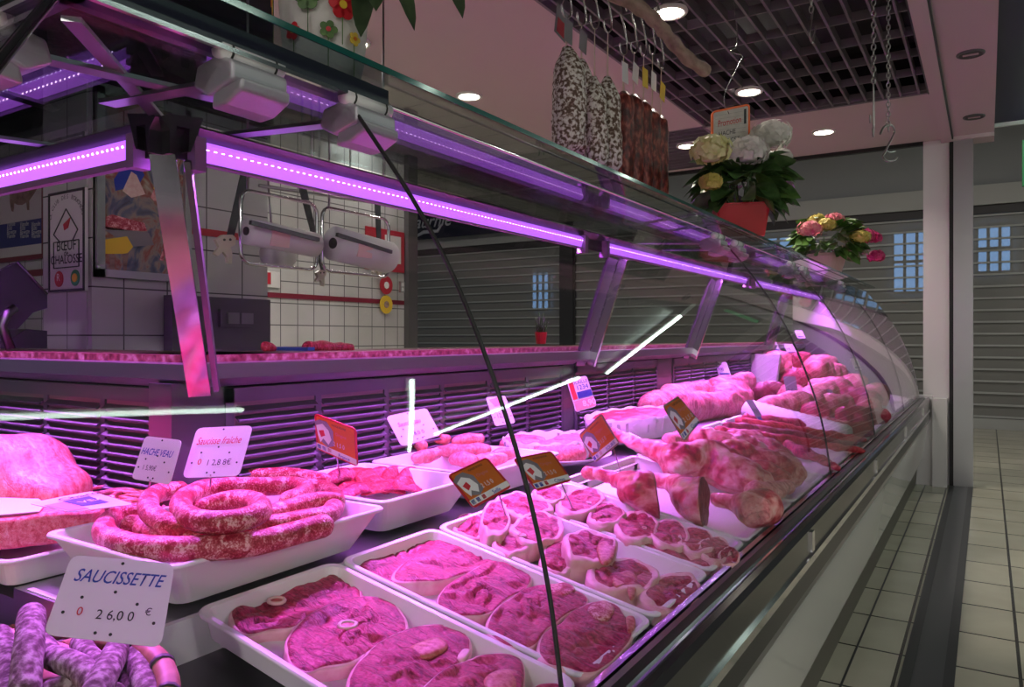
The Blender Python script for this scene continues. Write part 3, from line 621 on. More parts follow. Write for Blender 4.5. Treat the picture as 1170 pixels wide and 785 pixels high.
# hanging saws with cream handles
def saw(px,py,X,s,label,top):
    c=onX(px,py,X); t=thing('butcher_saw',label,'saw',c,'hanging butcher saws')
    pts=[(-.9,.6),(-.3,1.0),(.5,1.1),(.8,.9),(.75,.4),(.35,.2),(.5,-.3),(.45,-1.0),(.15,-.95),(.05,-.5),(-.3,-.2),(-.7,-.55),(-1.0,-.4),(-.6,.1)]
    m=MB().prism([c+V((0,u*s,v*s)) for u,v in pts],(.012,0,0)); h=obj('handle',m,'cream_plastic',t)
    mm=MB()
    for u,v in ((-.2,.65),(.3,.72)): mm.disc(c+V((.012,u*s,v*s)),(1,0,0),s*.09)
    obj('rivet',mm,'blade',h)
    b=onX(top[0],top[1],X); m=MB().prism([c+V((.004,.1*s,.9*s)),c+V((.004,.7*s,.9*s)),b+V((.004,.015,0)),b+V((.004,-.02,0))],(.003,0,0)); obj('blade',m,'blade',t)
saw(256,285,-1.95,.042,'hanging butcher saw with a cream handle, left of the paper racks',(282,190))
saw(365,318,-2.0,.028,'hanging butcher saw with its cream handle between the two paper racks',(345,215))
saw(430,308,-2.0,.032,'hanging butcher saw with a cream handle below the thicker paper roll',(430,215))
# hooks above
for px,py in ((365,212),(400,222),(345,205)):
    c=onX(px,py,-2.0); t=obj('meat_hook',MB().tube([c+V((0,0,.9)),c+V((0,0,.02)),c+V((0,.02,-.02)),c+V((0,.045,0)),c+V((0,.04,.03))],.004,6),'steel')
    tag(t,'thin steel hook hanging behind the paper roll racks','hook','hooks behind the paper racks')
# rail tube behind
t=obj('hanging_rail',MB().tube([onX(296,212,-2.05),onX(450,235,-2.05)],.006,8),'steel'); tag(t,'steel rail the paper racks hang from','rail')
# wall signs
t=thing('wall_notice','red and white notice on the tiled wall behind the paper racks','sign',onX(435,300,-4.18))
a=onX(418,258,-4.18);b=onX(462,312,-4.18); obj('notice_board',MB().box2((-4.19,a.y,b.z),(-4.18,b.y,a.z)),'red_sign',t)
a=onX(440,268,-4.178);b=onX(458,302,-4.178); obj('notice_sheet',MB().box2((-4.18,a.y,b.z),(-4.176,b.y,a.z)),'paper',t)
for py,mat,lab in ((326,'red_sign','round red warning sign on the tiled wall'),(348,'yellow','round yellow warning sign below the red one on the tiled wall')):
    c=onX(441,py,-4.17); t=thing('round_sign',lab,'sign',c); obj('disc',MB().disc(c,(1,0,0),.075,thick=.006),mat,t); obj('pictogram',MB().disc(c+V((.006,0,0)),(1,0,0),.03,8,thick=.003),'ink_white' if py<340 else 'wood',t)
c=onX(314,320,-4.17); t=thing('fire_sign','small red and white sign on the tiled wall right of the pillar','sign',c)
a=onX(300,309,-4.18);b=onX(320,329,-4.18); obj('sign_sheet',MB().box2((-4.19,a.y,b.z),(-4.18,b.y,a.z)),'paper',t); obj('red_strip',MB().box2((-4.18,a.y,b.z+.02),(-4.176,a.y+(b.y-a.y)*.45,a.z-.01)),'red_sign',t)
c=onX(459,328,-4.1); t=thing('switch_box','small pale switch box on the dark grey upright','switch',c); obj('box',MB().box(c,(.02,.05,.09)),'alu',t); obj('button',MB().box(c+V((.012,0,.02)),(.006,.025,.03)).box(c+V((.012,0,-.02)),(.006,.025,.03)),'plastic_white',t)
# ================================================================ TAGS (price cards)
def card(corners,depth,mat,label,cat='price tag',pin=None,n=None,frame=None,name='price_tag',group=None,th=.0012):
    best=None; cx=sum(c[0] for c in corners)/4; cy=sum(c[1] for c in corners)/4
    r0=ray(cx,cy); p0=EYE+r0*depth
    if n is None:
        for i in range(-8,9):
            for j in range(-6,9):
                view=(-r0).normalized(); s=V((0,0,1)).cross(view).normalized(); u=view.cross(s)
                nn=(view+s*math.tan(i*.13)*.9+u*math.tan(j*.12)*.9).normalized()
                q=[onP(x,y,p0,nn) for x,y in corners]; ex=q[1]-q[0]; ey=q[3]-q[0]; ex2=q[2]-q[3]; ey2=q[2]-q[1]
                cost=abs(ex.normalized().dot(ey.normalized()))+abs(ex2.normalized().dot(ey2.normalized()))+.5*abs(math.log(ex.length/ex2.length))+.5*abs(math.log(ey.length/ey2.length))+.25*(1-nn.dot(view))+.12*abs(math.log(ex.length/ey.length/1.3))
                if best is None or cost<best[0]: best=(cost,nn)
        n=best[1]
    q=[onP(x,y,p0,n) for x,y in corners]
    base=(q[2]+q[3])/2
    t=thing(name,label,cat,base,group)
    def rc(q,inset,r=.12):
        c=sum(q,V())/4; q=[p+(c-p)*inset for p in q]; out=[]
        for i in range(4):
            a,b,d=q[i-1],q[i],q[(i+1)%4]; k=min((a-b).length,(d-b).length)*r
            A=b+(a-b).normalized()*k; D=b+(d-b).normalized()*k
            for s in range(5):
                tt=s/4; out.append((1-tt)**2*A+2*tt*(1-tt)*b+tt*tt*D)
        return out
    nv=(q[3]-q[0]).cross(q[1]-q[0]).normalized()
    if nv.dot(EYE-base)<0: nv=-nv
    obj('card',MB().prism(rc(q,0),-nv*th),frame or mat,t)
    if frame: obj('card_face',MB().prism([p+nv*.0003 for p in rc(q,.1,.06)],-nv*.0006),mat,t)
    def at(u,v): return (q[0]*(1-u)+q[1]*u)*(1-v)+(q[3]*(1-u)+q[2]*u)*v+nv*.0008
    def tx(s,u,v,size,m,**k): return text(s,at(u,v),q[1]-q[0],(q[3]-q[0]),size*(q[3]-q[0]).length,m,t,**k)
    def dot(u,v,r=.018,m='ink_black'): return MB().disc(at(u,v),nv,r*(q[1]-q[0]).length,10,thick=.0004)
    def holes(lst,r=.016):
        mb=MB()
        for u,v in lst: mb.disc(at(u,v),nv,r*(q[1]-q[0]).length,10,thick=.0005)
        obj('punched_holes',mb,'ink_black',t)
    def patch(u0,v0,u1,v1,m,nm='print_patch'): 
        return obj(nm,MB().prism([at(u0,v0),at(u1,v0),at(u1,v1),at(u0,v1)],nv*.0003),m,t)
    def poly(pts,m,nm='printed_picture',l=1): return obj(nm,MB().prism([at(u,v)+nv*.0003*l for u,v in pts],nv*.0003),m,t)
    if pin: obj('pin',MB().tube([at(*pin[0]),pin[1]],.0014,6),'steel',t)
    return t,tx,holes,patch,poly,at
HO=[(.5,.06),(.22,.52),(.5,.42),(.72,.54),(.1,.72),(.9,.74),(.42,.92),(.55,.92)]
t,tx,ho,pa,po,at=card([(82,634),(200,644),(184,740),(49,725)],.86,'card_white','large white handwritten sausage price tag beside the basket of dry sausages')
tx('SAUCISSETTE',.09,.33,.235,'ink_blue',shear=.3,bold=.006,wscale=.76); tx('0',.21,.74,.15,'ink_red'); tx('2 6,0 0',.38,.76,.17,'ink_black',wscale=.95); tx('€',.80,.66,.13,'ink_black'); ho(HO)
t,tx,ho,pa,po,at=card([(166,498),(208,503),(194,554),(150,547)],1.16,'card_white','white price tag with blue handwriting above the minced veal',pin=((.5,.97),onZ(168,566,.80)))
tx('HACHE VEAU',.05,.42,.22,'ink_blue',shear=.3,wscale=.66,bold=.006); tx('1 5,90€',.2,.76,.16,'ink_black',wscale=.8); ho(HO,.02)
t,tx,ho,pa,po,at=card([(225,489),(289,486),(273,544),(208,546)],1.20,'card_white','white price tag with red handwriting behind the coiled sausage',pin=((.5,.97),onZ(240,570,.82)))
tx('Saucisse fraîche',.08,.36,.21,'ink_red',shear=.3,wscale=.64,bold=.002); tx('0',.2,.76,.16,'ink_red'); tx('1 2,8 8€',.36,.78,.16,'ink_black',wscale=.85); ho(HO)
def brand(t,tx,ho,pa,po,at,word,price='2 1,5 0'):
    po([(.0,.22),(.12,.12),(.3,.1),(.45,.3),(.45,.7),(.3,.8),(.12,.7)],'card_grey','printed_shadow',.5); po([(.04,.3),(.2,.2),(.34,.32),(.40,.55),(.32,.72),(.2,.6),(.12,.74),(.07,.55)],'ink_white')
    po([(.1,.42),(.22,.36),(.25,.5),(.15,.58)],'ink_red','printed_picture',2)
    pa(.02,.80,.98,.95,'ink_white','print_band'); pa(.04,.82,.12,.93,'ink_blue'); pa(.16,.82,.24,.93,'ink_blue'); pa(.30,.82,.38,.93,'ink_red')
    tx(word,.55,.94,.14,'ink_blue',bold=.01); tx(price,.44,.68,.17,'ink_white',wscale=.8); tx('VIANDE BOVINE',.42,.16,.08,'ink_black',wscale=.8); tx('Origine',.5,.38,.12,'card_pink')
c=card([(359,472),(407,490),(409,534),(362,513)],1.46,'card_orange','orange and red meat label on a pin above the thin sliced beef',frame='card_red',pin=((.5,.98),onZ(389,545,.80))); brand(*c,'France')
c=card([(441,476),(487,466),(504,497),(459,510)],1.70,'card_white','white tag with red handwriting above the poultry pieces',pin=((.6,.9),onZ(487,514,.83)))
c[1]('Sauté veau',.14,.42,.2,'ink_red',shear=.3,wscale=.8); c[1]('1 8,0 0',.3,.78,.16,'ink_black'); c[2](HO)
c=card([(555,454),(577,452),(589,483),(566,487)],2.1,'card_white','white tag standing behind the black glass seal, above the paper lined mince'); c[1]('12,90',.2,.75,.22,'ink_black',wscale=.8); c[2](HO,.03); c[4]([(.1,.1),(.7,.05),(.8,.3),(.3,.35)],'card_pink')
c=card([(647,434),(670,429),(682,464),(658,471)],2.35,'card_white','red, white and navy price label at the louvred back wall')
c[3](.3,.44,.98,.64,'ink_navy'); c[3](.04,.68,.97,.97,'card_pink'); c[3](.04,.1,.26,.64,'ink_red'); c[1]('VOLAILLE',.06,.2,.14,'ink_black'); c[1]('8,90',.4,.9,.25,'ink_white'); c[1]('1234',.32,.38,.2,'ink_navy')
c=card([(511,543),(556,522),(585,556),(541,581)],1.15,'card_orange','orange cow label with red border tilted over the mutton chops, left of the black seal',frame='card_red',pin=((.7,.85),onR(578,590,0))); brand(*c,'Selle')
c=card([(586,524),(630,515),(654,549),(613,561)],1.33,'card_orange','orange cow label with red border just right of the black seal',frame='card_red',pin=((.7,.9),onR(655,582,0))); brand(*c,'Côtes')
c=card([(661,497),(687,472),(708,507),(680,529)],1.72,'card_orange','orange cow label standing on edge above the lamb shank',frame='wood',pin=((.8,.9),onR(711,545,.02))); brand(*c,'SOURIS')
c=card([(757,464),(775,452),(800,482),(782,505)],2.2,'card_orange','orange and brown cow label leaning at the leg of lamb',frame='wood'); brand(*c,'Gigot')
# ================================================================ TRAYS
def tray(name,label,cat_,c,ex,ey,nv,hx,hy,depth,flare,group=None,mat='tray_white',lip=.008,cr_=.02,parent=None):
    c=V(c);ex=V(ex).normalized();ey=V(ey).normalized();nv=V(nv).normalized()
    def ring(a,b,z,r):
        o=[]
        for sx,sy,k in ((1,1,0),(-1,1,1),(-1,-1,2),(1,-1,3)):
            for s in range(5):
                an=PI/2*(k+s/4); o.append(c+ex*(sx*(a-r)+r*math.cos(an))+ey*(sy*(b-r)+r*math.sin(an))+nv*z)
        return o
    f=flare; t_=.003; L_=lip
    R=[ring(hx-f-L_,hy-f-L_,-depth,cr_),ring(hx-L_,hy-L_,-.006,cr_),ring(hx-L_*.1,hy-L_*.1,-.006,cr_+L_*.5),ring(hx,hy,-.002,cr_+L_*.5),ring(hx-L_*.3,hy-L_*.3,.001,cr_+L_*.5),ring(hx-L_-t_,hy-L_-t_,0,cr_),ring(hx-f-L_-t_,hy-f-L_-t_,-depth+.003,cr_)]
    m=MB().loft(R)
    o=obj(name,m,mat); tag(o,label,cat_,group); b=o.modifiers.new('soft','BEVEL'); b.width=.0012; b.segments=2; b.limit_method='ANGLE'
    return o
an=math.atan(SL); EXD=V((-math.cos(an),0,math.sin(an))); NVD=V((math.sin(an),0,math.cos(an)))
def ftray(y0,y1,x0,x1,label,depth=.038):
    xc=(x0+x1)/2; c=V((xc,(y0+y1)/2,zrim(xc)))
    return tray('meat_tray',label,'tray',c,EXD,(0,1,0),NVD,abs(x1-x0)/2/math.cos(an),(y1-y0)/2,depth,.008,'sloping white trays along the front glass')
ftray(.650,.922,-.470,-.94,'white front tray of veal leg steaks, the nearest of the sloping row')
ftray(.930,1.190,-.470,-.94,'white front tray of veal rump steaks, second in the sloping row')
ftray(1.198,1.488,-.470,-.94,'white front tray of mutton chops, third in the sloping row')
ftray(1.496,1.755,-.470,-.94,'white front tray of overlapping loin chops, fourth in the sloping row')
ftray(1.763,2.25,-.470,-.96,'wide white front tray under the lamb shanks')
ftray(2.258,2.74,-.470,-.96,'wide white front tray under the lamb shoulder, beside the dark rib strips')
ftray(2.75,3.30,-.470,-1.00,'white front tray of long dark beef strips')
ftray(3.31,3.62,-.470,-1.00,'white front tray between the beef strips and the paper roll')
ftray(3.85,5.2,-.470,-1.02,'far white tray of flat cuts beyond the paper roll'); ftray(5.22,6.5,-.470,-1.02,'farthest white front tray, by the curved end wall')
def rtray(x0,x1,y0,y1,z,label,depth=.072,flare=.035):
    return tray('deep_tray',label,'tray',V(((x0+x1)/2,(y0+y1)/2,z)),(1,0,0),(0,1,0),(0,0,1),abs(x1-x0)/2,(y1-y0)/2,depth,flare,'deep white trays on the raised step')
rtray(-.931,-1.275,.612,1.05,.839,'deep white tray holding the coiled fresh sausage')
rtray(-.965,-1.325,1.075,1.395,.838,'deep white tray of thin sliced beef, right of the coiled sausage')
rtray(-.98,-1.325,1.415,1.81,.838,'deep white tray of poultry pieces')
# ================================================================ MEAT
def ell(cx,cy,rx,ry,ang=0,seed=0,n=14,j=.1):
    r=random.Random(seed); out=[]
    for k in range(n):
        t=2*PI*k/n; q=1+r.uniform(-j,j); x=rx*math.cos(t)*q; y=ry*math.sin(t)*q
        out.append((cx+x*math.cos(ang)-y*math.sin(ang),cy+x*math.sin(ang)+y*math.cos(ang)))
    return out
def slab(name,pix,planef,thick,mats,label,cat_,group=None,seed=0,rough_=.0035,rim=None,bone=None,marrow=None,extra=None,side=1.0,crease=1.0,seg=6,rimw=1):
    """a cut slice of meat: outline of its top face, real thickness, rounded shoulder, creased surface"""
    P=[planef(x,y) for x,y in pix]; top=cat_rom(P,seg); n=len(top); c=sum(P,V())/len(P)
    nv=(P[len(P)//3]-P[0]).cross(P[2*len(P)//3]-P[0]).normalized()
    if nv.z<0: nv=-nv
    W=max((p-c).length for p in P)
    sd=V((seed*3.1,seed*1.7,seed*.9)); rings=[]; T=[0.02,.07,.13,.19,.25,.31,.37,.43,.49,.55,.61,.67,.73,.79,.84,.89,.93,.96,.985,1.0]; DA=V((math.cos(seed),math.sin(seed),0))
    for t in T:
        ring=[]
        for p in top:
            q=c.lerp(p,t); f=noise.noise((q+sd)*16/(1)); g=noise.noise((q+sd)*45); hh=noise.ridged_multi_fractal((q+sd)*14,1,2,3,1,2)
            z=(f*2.2+g*.9)*rough_*(1-.5*t**4) - max(0,hh-1.25)*rough_*2.2*crease*(1-t**6)
            qq=q-DA*(q.dot(DA)*.68)+sd; w_=noise.noise(qq*26+V((noise.noise(q*12)*.8,)*3)); z-=math.exp(-(w_/.07)**2)*.0042*crease*(1-t**8); z-= .004*max(0,(t-.9)/.1)**2
            ring.append(q+nv*z)
        rings.append(ring)
    o1=1+.016*side; o2=1+.02*side
    for f,dz in ((1+.012*side,-.15),(o1,-.35),(o2,-.65),(o1,-.9),(1.0,-1.0)):
        rings.append([c+(p-c)*f+nv*(thick*dz+noise.noise((p+sd)*40)*.0015) for p in top])
    m=MB().loft(rings,smooth=True)
    o=obj(name,m,mats if isinstance(mats,str) else mats[0]); tag(o,label,cat_,group)
    if rim:
        i0=max(i for i,t in enumerate(T) if t<=1-.075*rimw) if rimw>1 else 17; nt=len(T); mm=MB(); R_=[]
        R_.append([rings[i0][k].lerp(rings[i0+1][k],.5+.9*noise.noise((rings[i0][k]+sd)*45))+nv*.0004 for k in range(n)])
        for i in range(i0+1,nt): R_.append([p+nv*.0007 for p in rings[i]])
        for i in range(nt,len(rings)): R_.append([c_+(p-c_)*1.006 for p,c_ in zip(rings[i],[c]*n)])
        mm.loft(R_,cap0=False,cap1=False,smooth=True); obj('fat_rim',mm,rim[2],o)
    if bone:
        bx,by,br,asp,ang=bone; bc=planef(bx,by); a=nv.orthogonal().normalized(); a=(Matrix.Rotation(ang,3,nv)@a); bb=nv.cross(a)
        pts=[bc+(a*math.cos(2*PI*k/20)*br+bb*math.sin(2*PI*k/20)*br*asp)*(1+.1*noise.noise(V((k,seed,0))*.7))+nv*.001 for k in range(20)]
        bo=obj('bone',MB().tube(pts,br*.24,8,closed=True,flat=1),'bone',o)
        obj('marrow',MB().loft([[bc+(p-bc)*s+nv*h for p in pts] for s,h in ((.85,.0),(.6,.0015),(.2,.001))],smooth=True),'marrow',bo)
    if marrow:
        for pl,mat,nm in marrow:
            q=[planef(x,y) for x,y in pl]; qq=cat_rom(q,4); cc=sum(q,V())/len(q)
            obj(nm,MB().loft([[cc+(p-cc)*s+nv*(h+.0012*noise.noise((p+sd)*50)) for p in qq] for s,h in ((1,-.003),(.97,.0012),(.8,.003),(.4,.0035),(.1,.003))],smooth=True),mat,o)
    return o
def RP(dz): return lambda x,y:onR(x,y,dz)
def ZP(z): return lambda x,y:onZ(x,y,z)
# --- tray 1 leg steaks
G='leg steaks in the nearest front tray'
slab('leg_steak',[(264,704),(268,692),(290,674),(330,659),(372,656),(394,656),(409,668),(413,683),(396,692),(368,700),(350,706),(335,716),(308,718),(284,723),(270,716)],RP(-.016),.020,'veal','leg steak with a small round bone, at the back left corner of the nearest tray','meat',G,1,rim=(0,1.0,'fat'),bone=(316,687,.012,.8,.5),crease=1.3)
slab('leg_steak',[(328,746),(329,727),(346,707),(372,691),(405,682),(438,681),(453,690),(466,714),(450,729),(420,745),(400,756),(372,760),(350,765),(334,759)],RP(-.012),.024,'veal','leg steak with an oval marrow bone, second from the back in the nearest tray','meat',G,2,rim=(0,1.0,'fat'),bone=(397,715,.013,.75,.4),crease=1.4)
slab('leg_steak',[(396,790),(403,763),(428,736),(458,719),(490,711),(520,715),(537,730),(536,748),(515,762),(490,780),(470,803),(430,818),(397,812)],RP(-.005),.031,'veal','leg steak with a red torn hollow, third from the back in the nearest tray','meat',G,3,rim=(0,1.0,'fat'),marrow=[([(466,742),(478,735),(500,728),(512,738),(500,748),(480,752)],'marrow','red_hollow'),([(522,752),(530,742),(538,744),(530,756)],'fat','fat_seam')],crease=1.5)
slab('leg_steak',[(468,808),(490,776),(518,758),(550,746),(583,744),(598,755),(599,785),(590,815),(550,835),(490,830)],RP(.000),.036,'veal','leg steak cut by the bottom edge of the photo, with a bright red centre','meat',G,4,rim=(0,1.0,'fat'),marrow=[([(552,778),(570,766),(592,768),(590,786),(565,795)],'marrow','red_centre')],crease=1.3)
slab('leg_steak',[(598,800),(612,784),(634,779),(650,784),(660,800),(645,822),(610,822)],RP(-.008),.018,'veal','sliver of a pale steak under the black glass seal at the very bottom','meat',G,5)
# --- tray 2
G='rump steaks in the second front tray'
slab('rump_steak',[(412,646),(417,632),(448,618),(480,607),(508,602),(523,612),(520,626),(495,640),(470,650),(450,664),(430,658)],RP(-.014),.022,'veal','dark rump steak without rim, at the back of the second tray','meat',G,6,crease=1.2)
slab('rump_steak',[(450,660),(454,648),(478,632),(510,622),(536,616),(560,624),(571,640),(548,650),(522,658),(500,664),(470,664)],RP(-.010),.026,'veal','rump steak with a thick pale fat front, second in the second tray','meat',G,7,rim=(0,1.0,'fat'))
slab('rump_steak',[(500,688),(508,670),(528,656),(555,642),(578,640),(606,657),(602,670),(580,682),(562,698),(540,704),(515,702)],RP(-.006),.030,'veal','deeply creased rump steak left of the black glass seal, third in the second tray','meat',G,8,rim=(0,1.0,'fat'),crease=1.8)
slab('rump_steak',[(557,722),(560,702),(578,685),(603,670),(638,664),(662,672),(672,688),(650,700),(628,715),(610,735),(580,737)],RP(.000),.036,'veal','rump steak crossed by the black glass seal, fourth in the second tray','meat',G,9,rim=(0,1.0,'fat'),marrow=[([(622,672),(645,666),(658,674),(645,682),(628,680)],'sausage_meat','fat_seam')],crease=1.5)
slab('rump_steak',[(615,742),(620,724),(640,712),(654,696),(678,685),(702,688),(718,708),(724,722),(713,740),(698,755),(676,768),(648,762),(625,756)],RP(.004),.038,'veal','lumpy rump steak with a fatty knot, nearest the front rail in the second tray','meat',G,10,rim=(0,1.0,'fat'),marrow=[([(672,694),(690,686),(702,696),(694,708),(678,706)],'sausage_meat','fat_knot'),([(715,706),(724,705),(726,716),(718,722)],'marrow','red_edge')],crease=1.2)
# --- tray 3 mutton chops: chunky irregular pieces
G='mutton chops in the third front tray'
def chop(cx,cy,rx,ry,an_,dz,th,seed,label,mat='mutton',rim=(0,1.0,'fat'),G=G,plane=None,**k):
    slab('chop' if 'loin' not in label else 'loin_chop',ell(cx,cy,rx,ry,an_,seed),plane or RP(dz),th,mat,label,'meat',G,seed,rim=rim,rough_=.005,crease=1.6,seg=4,rimw=2.8,**k)
chop(537,600,18,15,.5,-.002,.03,21,'dark red chop at the back left corner of the third tray',rim=(0,1.0,'fat'))
chop(598,577,32,14,.15,.012,.035,22,'long mutton chop at the back of the third tray under the right cow label')
chop(566,590,17,21,.2,.022,.05,23,'upright mutton chop under the left cow label',rim=(0,1.0,'fat'))
chop(583,614,24,16,.3,.008,.035,24,'mutton chop just left of the black glass seal in the third tray')
chop(614,601,30,18,-.1,.016,.04,25,'broad mutton chop directly right of the black glass seal in the third tray',bone=(596,612,.008,.8,0))
chop(637,637,20,19,.3,.002,.035,26,'small mutton chop leaning on the rolled chop')
chop(674,622,31,18,.05,.022,.05,27,'rolled mutton chop with a thick fat edge in the middle of the third tray',marrow=[([(682,625),(692,618),(704,624),(700,640),(688,644)],'marrow','red_hollow')])
chop(713,655,44,21,.05,.006,.035,28,'wide mutton chop with an arched red bone, right of the rolled chop',marrow=[([(700,660),(716,652),(728,660),(726,680),(720,684),(714,668),(704,672)],'marrow','arched_bone')])
chop(768,676,35,24,-.1,.002,.03,29,'smooth oval mutton chop nearest the front rail in the third tray')
chop(628,563,18,9,.1,.02,.04,30,'mutton piece at the very back of the third tray')
# --- tray 4 loin chops, overlapping
G='loin chops in the fourth front tray'
for i,(cx,cy,rx,ry,a_,lb) in enumerate([(664,572,29,14,-.15,'largest loin chop, at the back left of the fourth tray'),(693,586,22,14,.0,'second loin chop from the back, with a pale fat crescent'),(728,600,26,17,.2,'third loin chop from the back in the overlapping row'),(764,609,25,15,.2,'fourth loin chop from the back, in front of the shank'),(796,617,23,15,.25,'fifth loin chop from the back in the overlapping row'),(817,626,19,14,.25,'small loin chop, last but one towards the front rail'),(833,636,13,10,.3,'smallest loin chop, touching the front rail')]):
    chop(cx,cy,rx,ry,a_,.014-.001*i,.032,41+i,lb,G=G,rim=(0,1.0,'fat'),bone=(cx+rx*.3,cy+ry*.2,.006,.8,1) if i in(0,2,4) else None)
slab('loin_chop',[(728,612),(752,616),(790,630),(812,645),(800,648),(770,636),(735,622)],RP(.0),.02,'mutton','narrow strip of loin fat lying along the fourth tray','meat',G,49,rim=(0,1.0,'fat'))
# --- organic lumps
def blob(name,parts,mats,label,cat_,group=None,res=.006,disp=.004,sc=22,seed=0,sm=6,ridge=0,parent=None,cuts=()):
    """parts: capsules (a,b,ra,rb[,flat]) fused into one skin, then surface relief"""
    m=MB()
    for p in parts:
        a,b,ra,rb=V(p[0]),V(p[1]),p[2],p[3]; fl=p[4] if len(p)>4 else 1
        k=5; m.tube([a.lerp(b,i/k) for i in range(k+1)],[ra+(rb-ra)*i/k for i in range(k+1)],16,roundcap=True,flat=fl)
    me=bpy.data.meshes.new('tmp'); me.from_pydata(m.v,[],m.f); o=bpy.data.objects.new('tmp',me); col.objects.link(o)
    r=o.modifiers.new('r','REMESH'); r.mode='VOXEL'; r.voxel_size=res; s=o.modifiers.new('s','SMOOTH'); s.factor=.6; s.iterations=sm
    dg=bpy.context.evaluated_depsgraph_get(); me2=bpy.data.meshes.new_from_object(o.evaluated_get(dg)); bpy.data.objects.remove(o)
    sd=V((seed*2.3,seed,seed*.7)); me2.update(); vs=[v.co.copy() for v in me2.vertices]; ns=[v.normal.copy() for v in me2.vertices]
    q=MB()
    for c,n in zip(vs,ns):
        d=noise.noise((c+sd)*sc)*disp+noise.noise((c+sd)*sc*2.7)*disp*.45
        if ridge: d-=max(0,noise.ridged_multi_fractal((c+sd)*sc*.6,1,2,3,1,2)-1.2)*ridge
        q.v.append(c+n*d)
    for f in me2.polygons: q.f.append(list(f.vertices)); q.m.append(0); q.sm.append(True)
    bpy.data.meshes.remove(me2)
    faces=[]
    for pt,nn,mt in cuts:
        nn=V(nn).normalized(); bm=bmesh.new(); vv=[bm.verts.new(p) for p in q.v]
        for f,mi_ in zip(q.f,q.m):
            try: bm.faces.new([vv[i] for i in f])
            except ValueError: pass
        bmesh.ops.bisect_plane(bm,geom=bm.verts[:]+bm.edges[:]+bm.faces[:],plane_co=V(pt),plane_no=nn,clear_outer=True)
        be=[e for e in bm.edges if e.is_boundary]; r_=bmesh.ops.holes_fill(bm,edges=be,sides=0)
        for f in r_['faces']:
            c=sum((v.co for v in f.verts),V())/len(f.verts); ring=[v.co.copy() for v in f.verts]
            if len(ring)>8: faces.append((mt,nn,c,ring))
        bmesh.ops.triangulate(bm,faces=r_['faces'])
        bm.verts.index_update(); q=MB(); q.v=[v.co.copy() for v in bm.verts]
        for f in bm.faces: q.f.append([v.index for v in f.verts]); q.m.append(0); q.sm.append(abs(f.normal.dot(nn))<.999)
        bm.free()
    o=obj(name,q,mats,parent); tag(o,label,cat_,group)
    for mt,nn,c,ring in faces:
        obj('cut_face',MB().loft([[c+(p-c)*s_+nn*(h+noise.noise(p*55)*.002*(s_<.99)) for p in ring] for s_,h in ((1.0,-.001),(.97,.002),(.7,.0035),(.35,.0035),(.05,.003))],smooth=True),mt,o)
    return o
def cutface(name,pix,pf,mat,parent,off=.004,th=.003):
    q=[pf(x,y) for x,y in pix]; qq=cat_rom(q,4); cc=sum(q,V())/len(q); nv=(q[1]-q[0]).cross(q[2]-q[0]).normalized()
    if nv.dot(EYE-cc)<0: nv=-nv
    obj(name,MB().loft([[cc+(p-cc)*s+nv*(h+.002*noise.noise(p*60)) for p in qq] for s,h in ((1,off-th),(.98,off),(.7,off+.001),(.3,off+.001),(.05,off))],smooth=True),mat,parent)
R=onR
# shanks
def axis(p,q): return (q-p).normalized()
RT=V((C_,S_,0))
def tow(x,y): return -ray(x,y).normalized()
n=RT*1.0+tow(745,560)*.12+V((0,0,.1))
sh=blob('lamb_shank',[(R(677,541,.026),R(703,546,.03),.018,.019),(R(703,546,.03),R(726,556,.04),.020,.040),(R(722,558,.042),R(736,560,.05),.040,.050),(R(738,566,.035),R(762,568,.045),.048,.058)],'lamb','lamb shank with a red joint, lying left under the label standing on edge','meat','lamb shanks',seed=3,ridge=.004,disp=.006,cuts=[(R(748,562,.04),n,'darkcut')])
obj('joint_end',MB().tube([R(671,540,.026),R(677,541,.026)],.0175,14,roundcap=True),'marrow',sh)
n=RT*1.0+tow(810,570)*.42
sh=blob('lamb_shank',[(R(738,546,.024),R(766,551,.03),.017,.021),(R(766,551,.03),R(792,566,.045),.022,.050),(R(786,566,.045),R(806,574,.05),.048,.062),(R(806,574,.05),R(830,580,.05),.062,.064)],'lamb','lamb shank with a tall dark cut face, in the middle of the wide tray','meat','lamb shanks',seed=5,ridge=.004,disp=.006,cuts=[(R(806,570,.05),n,'darkcut'),(R(790,590,.04),tow(790,590)+RT*-.15+V((0,0,-.1)),'fat')])
n=tow(868,592)+RT*.1+V((0,0,-.1))
sh=blob('lamb_shank',[(R(818,570,.02),R(842,576,.028),.019,.024),(R(842,576,.028),R(862,582,.04),.026,.048),(R(860,580,.04),R(872,580,.042),.048,.050)],'lamb','lamb shank with a broad pale rounded end, at the front rail','meat','lamb shanks',seed=7,ridge=.003,cuts=[(R(862,581,.045)+tow(868,592)*.020,n,'pork')])
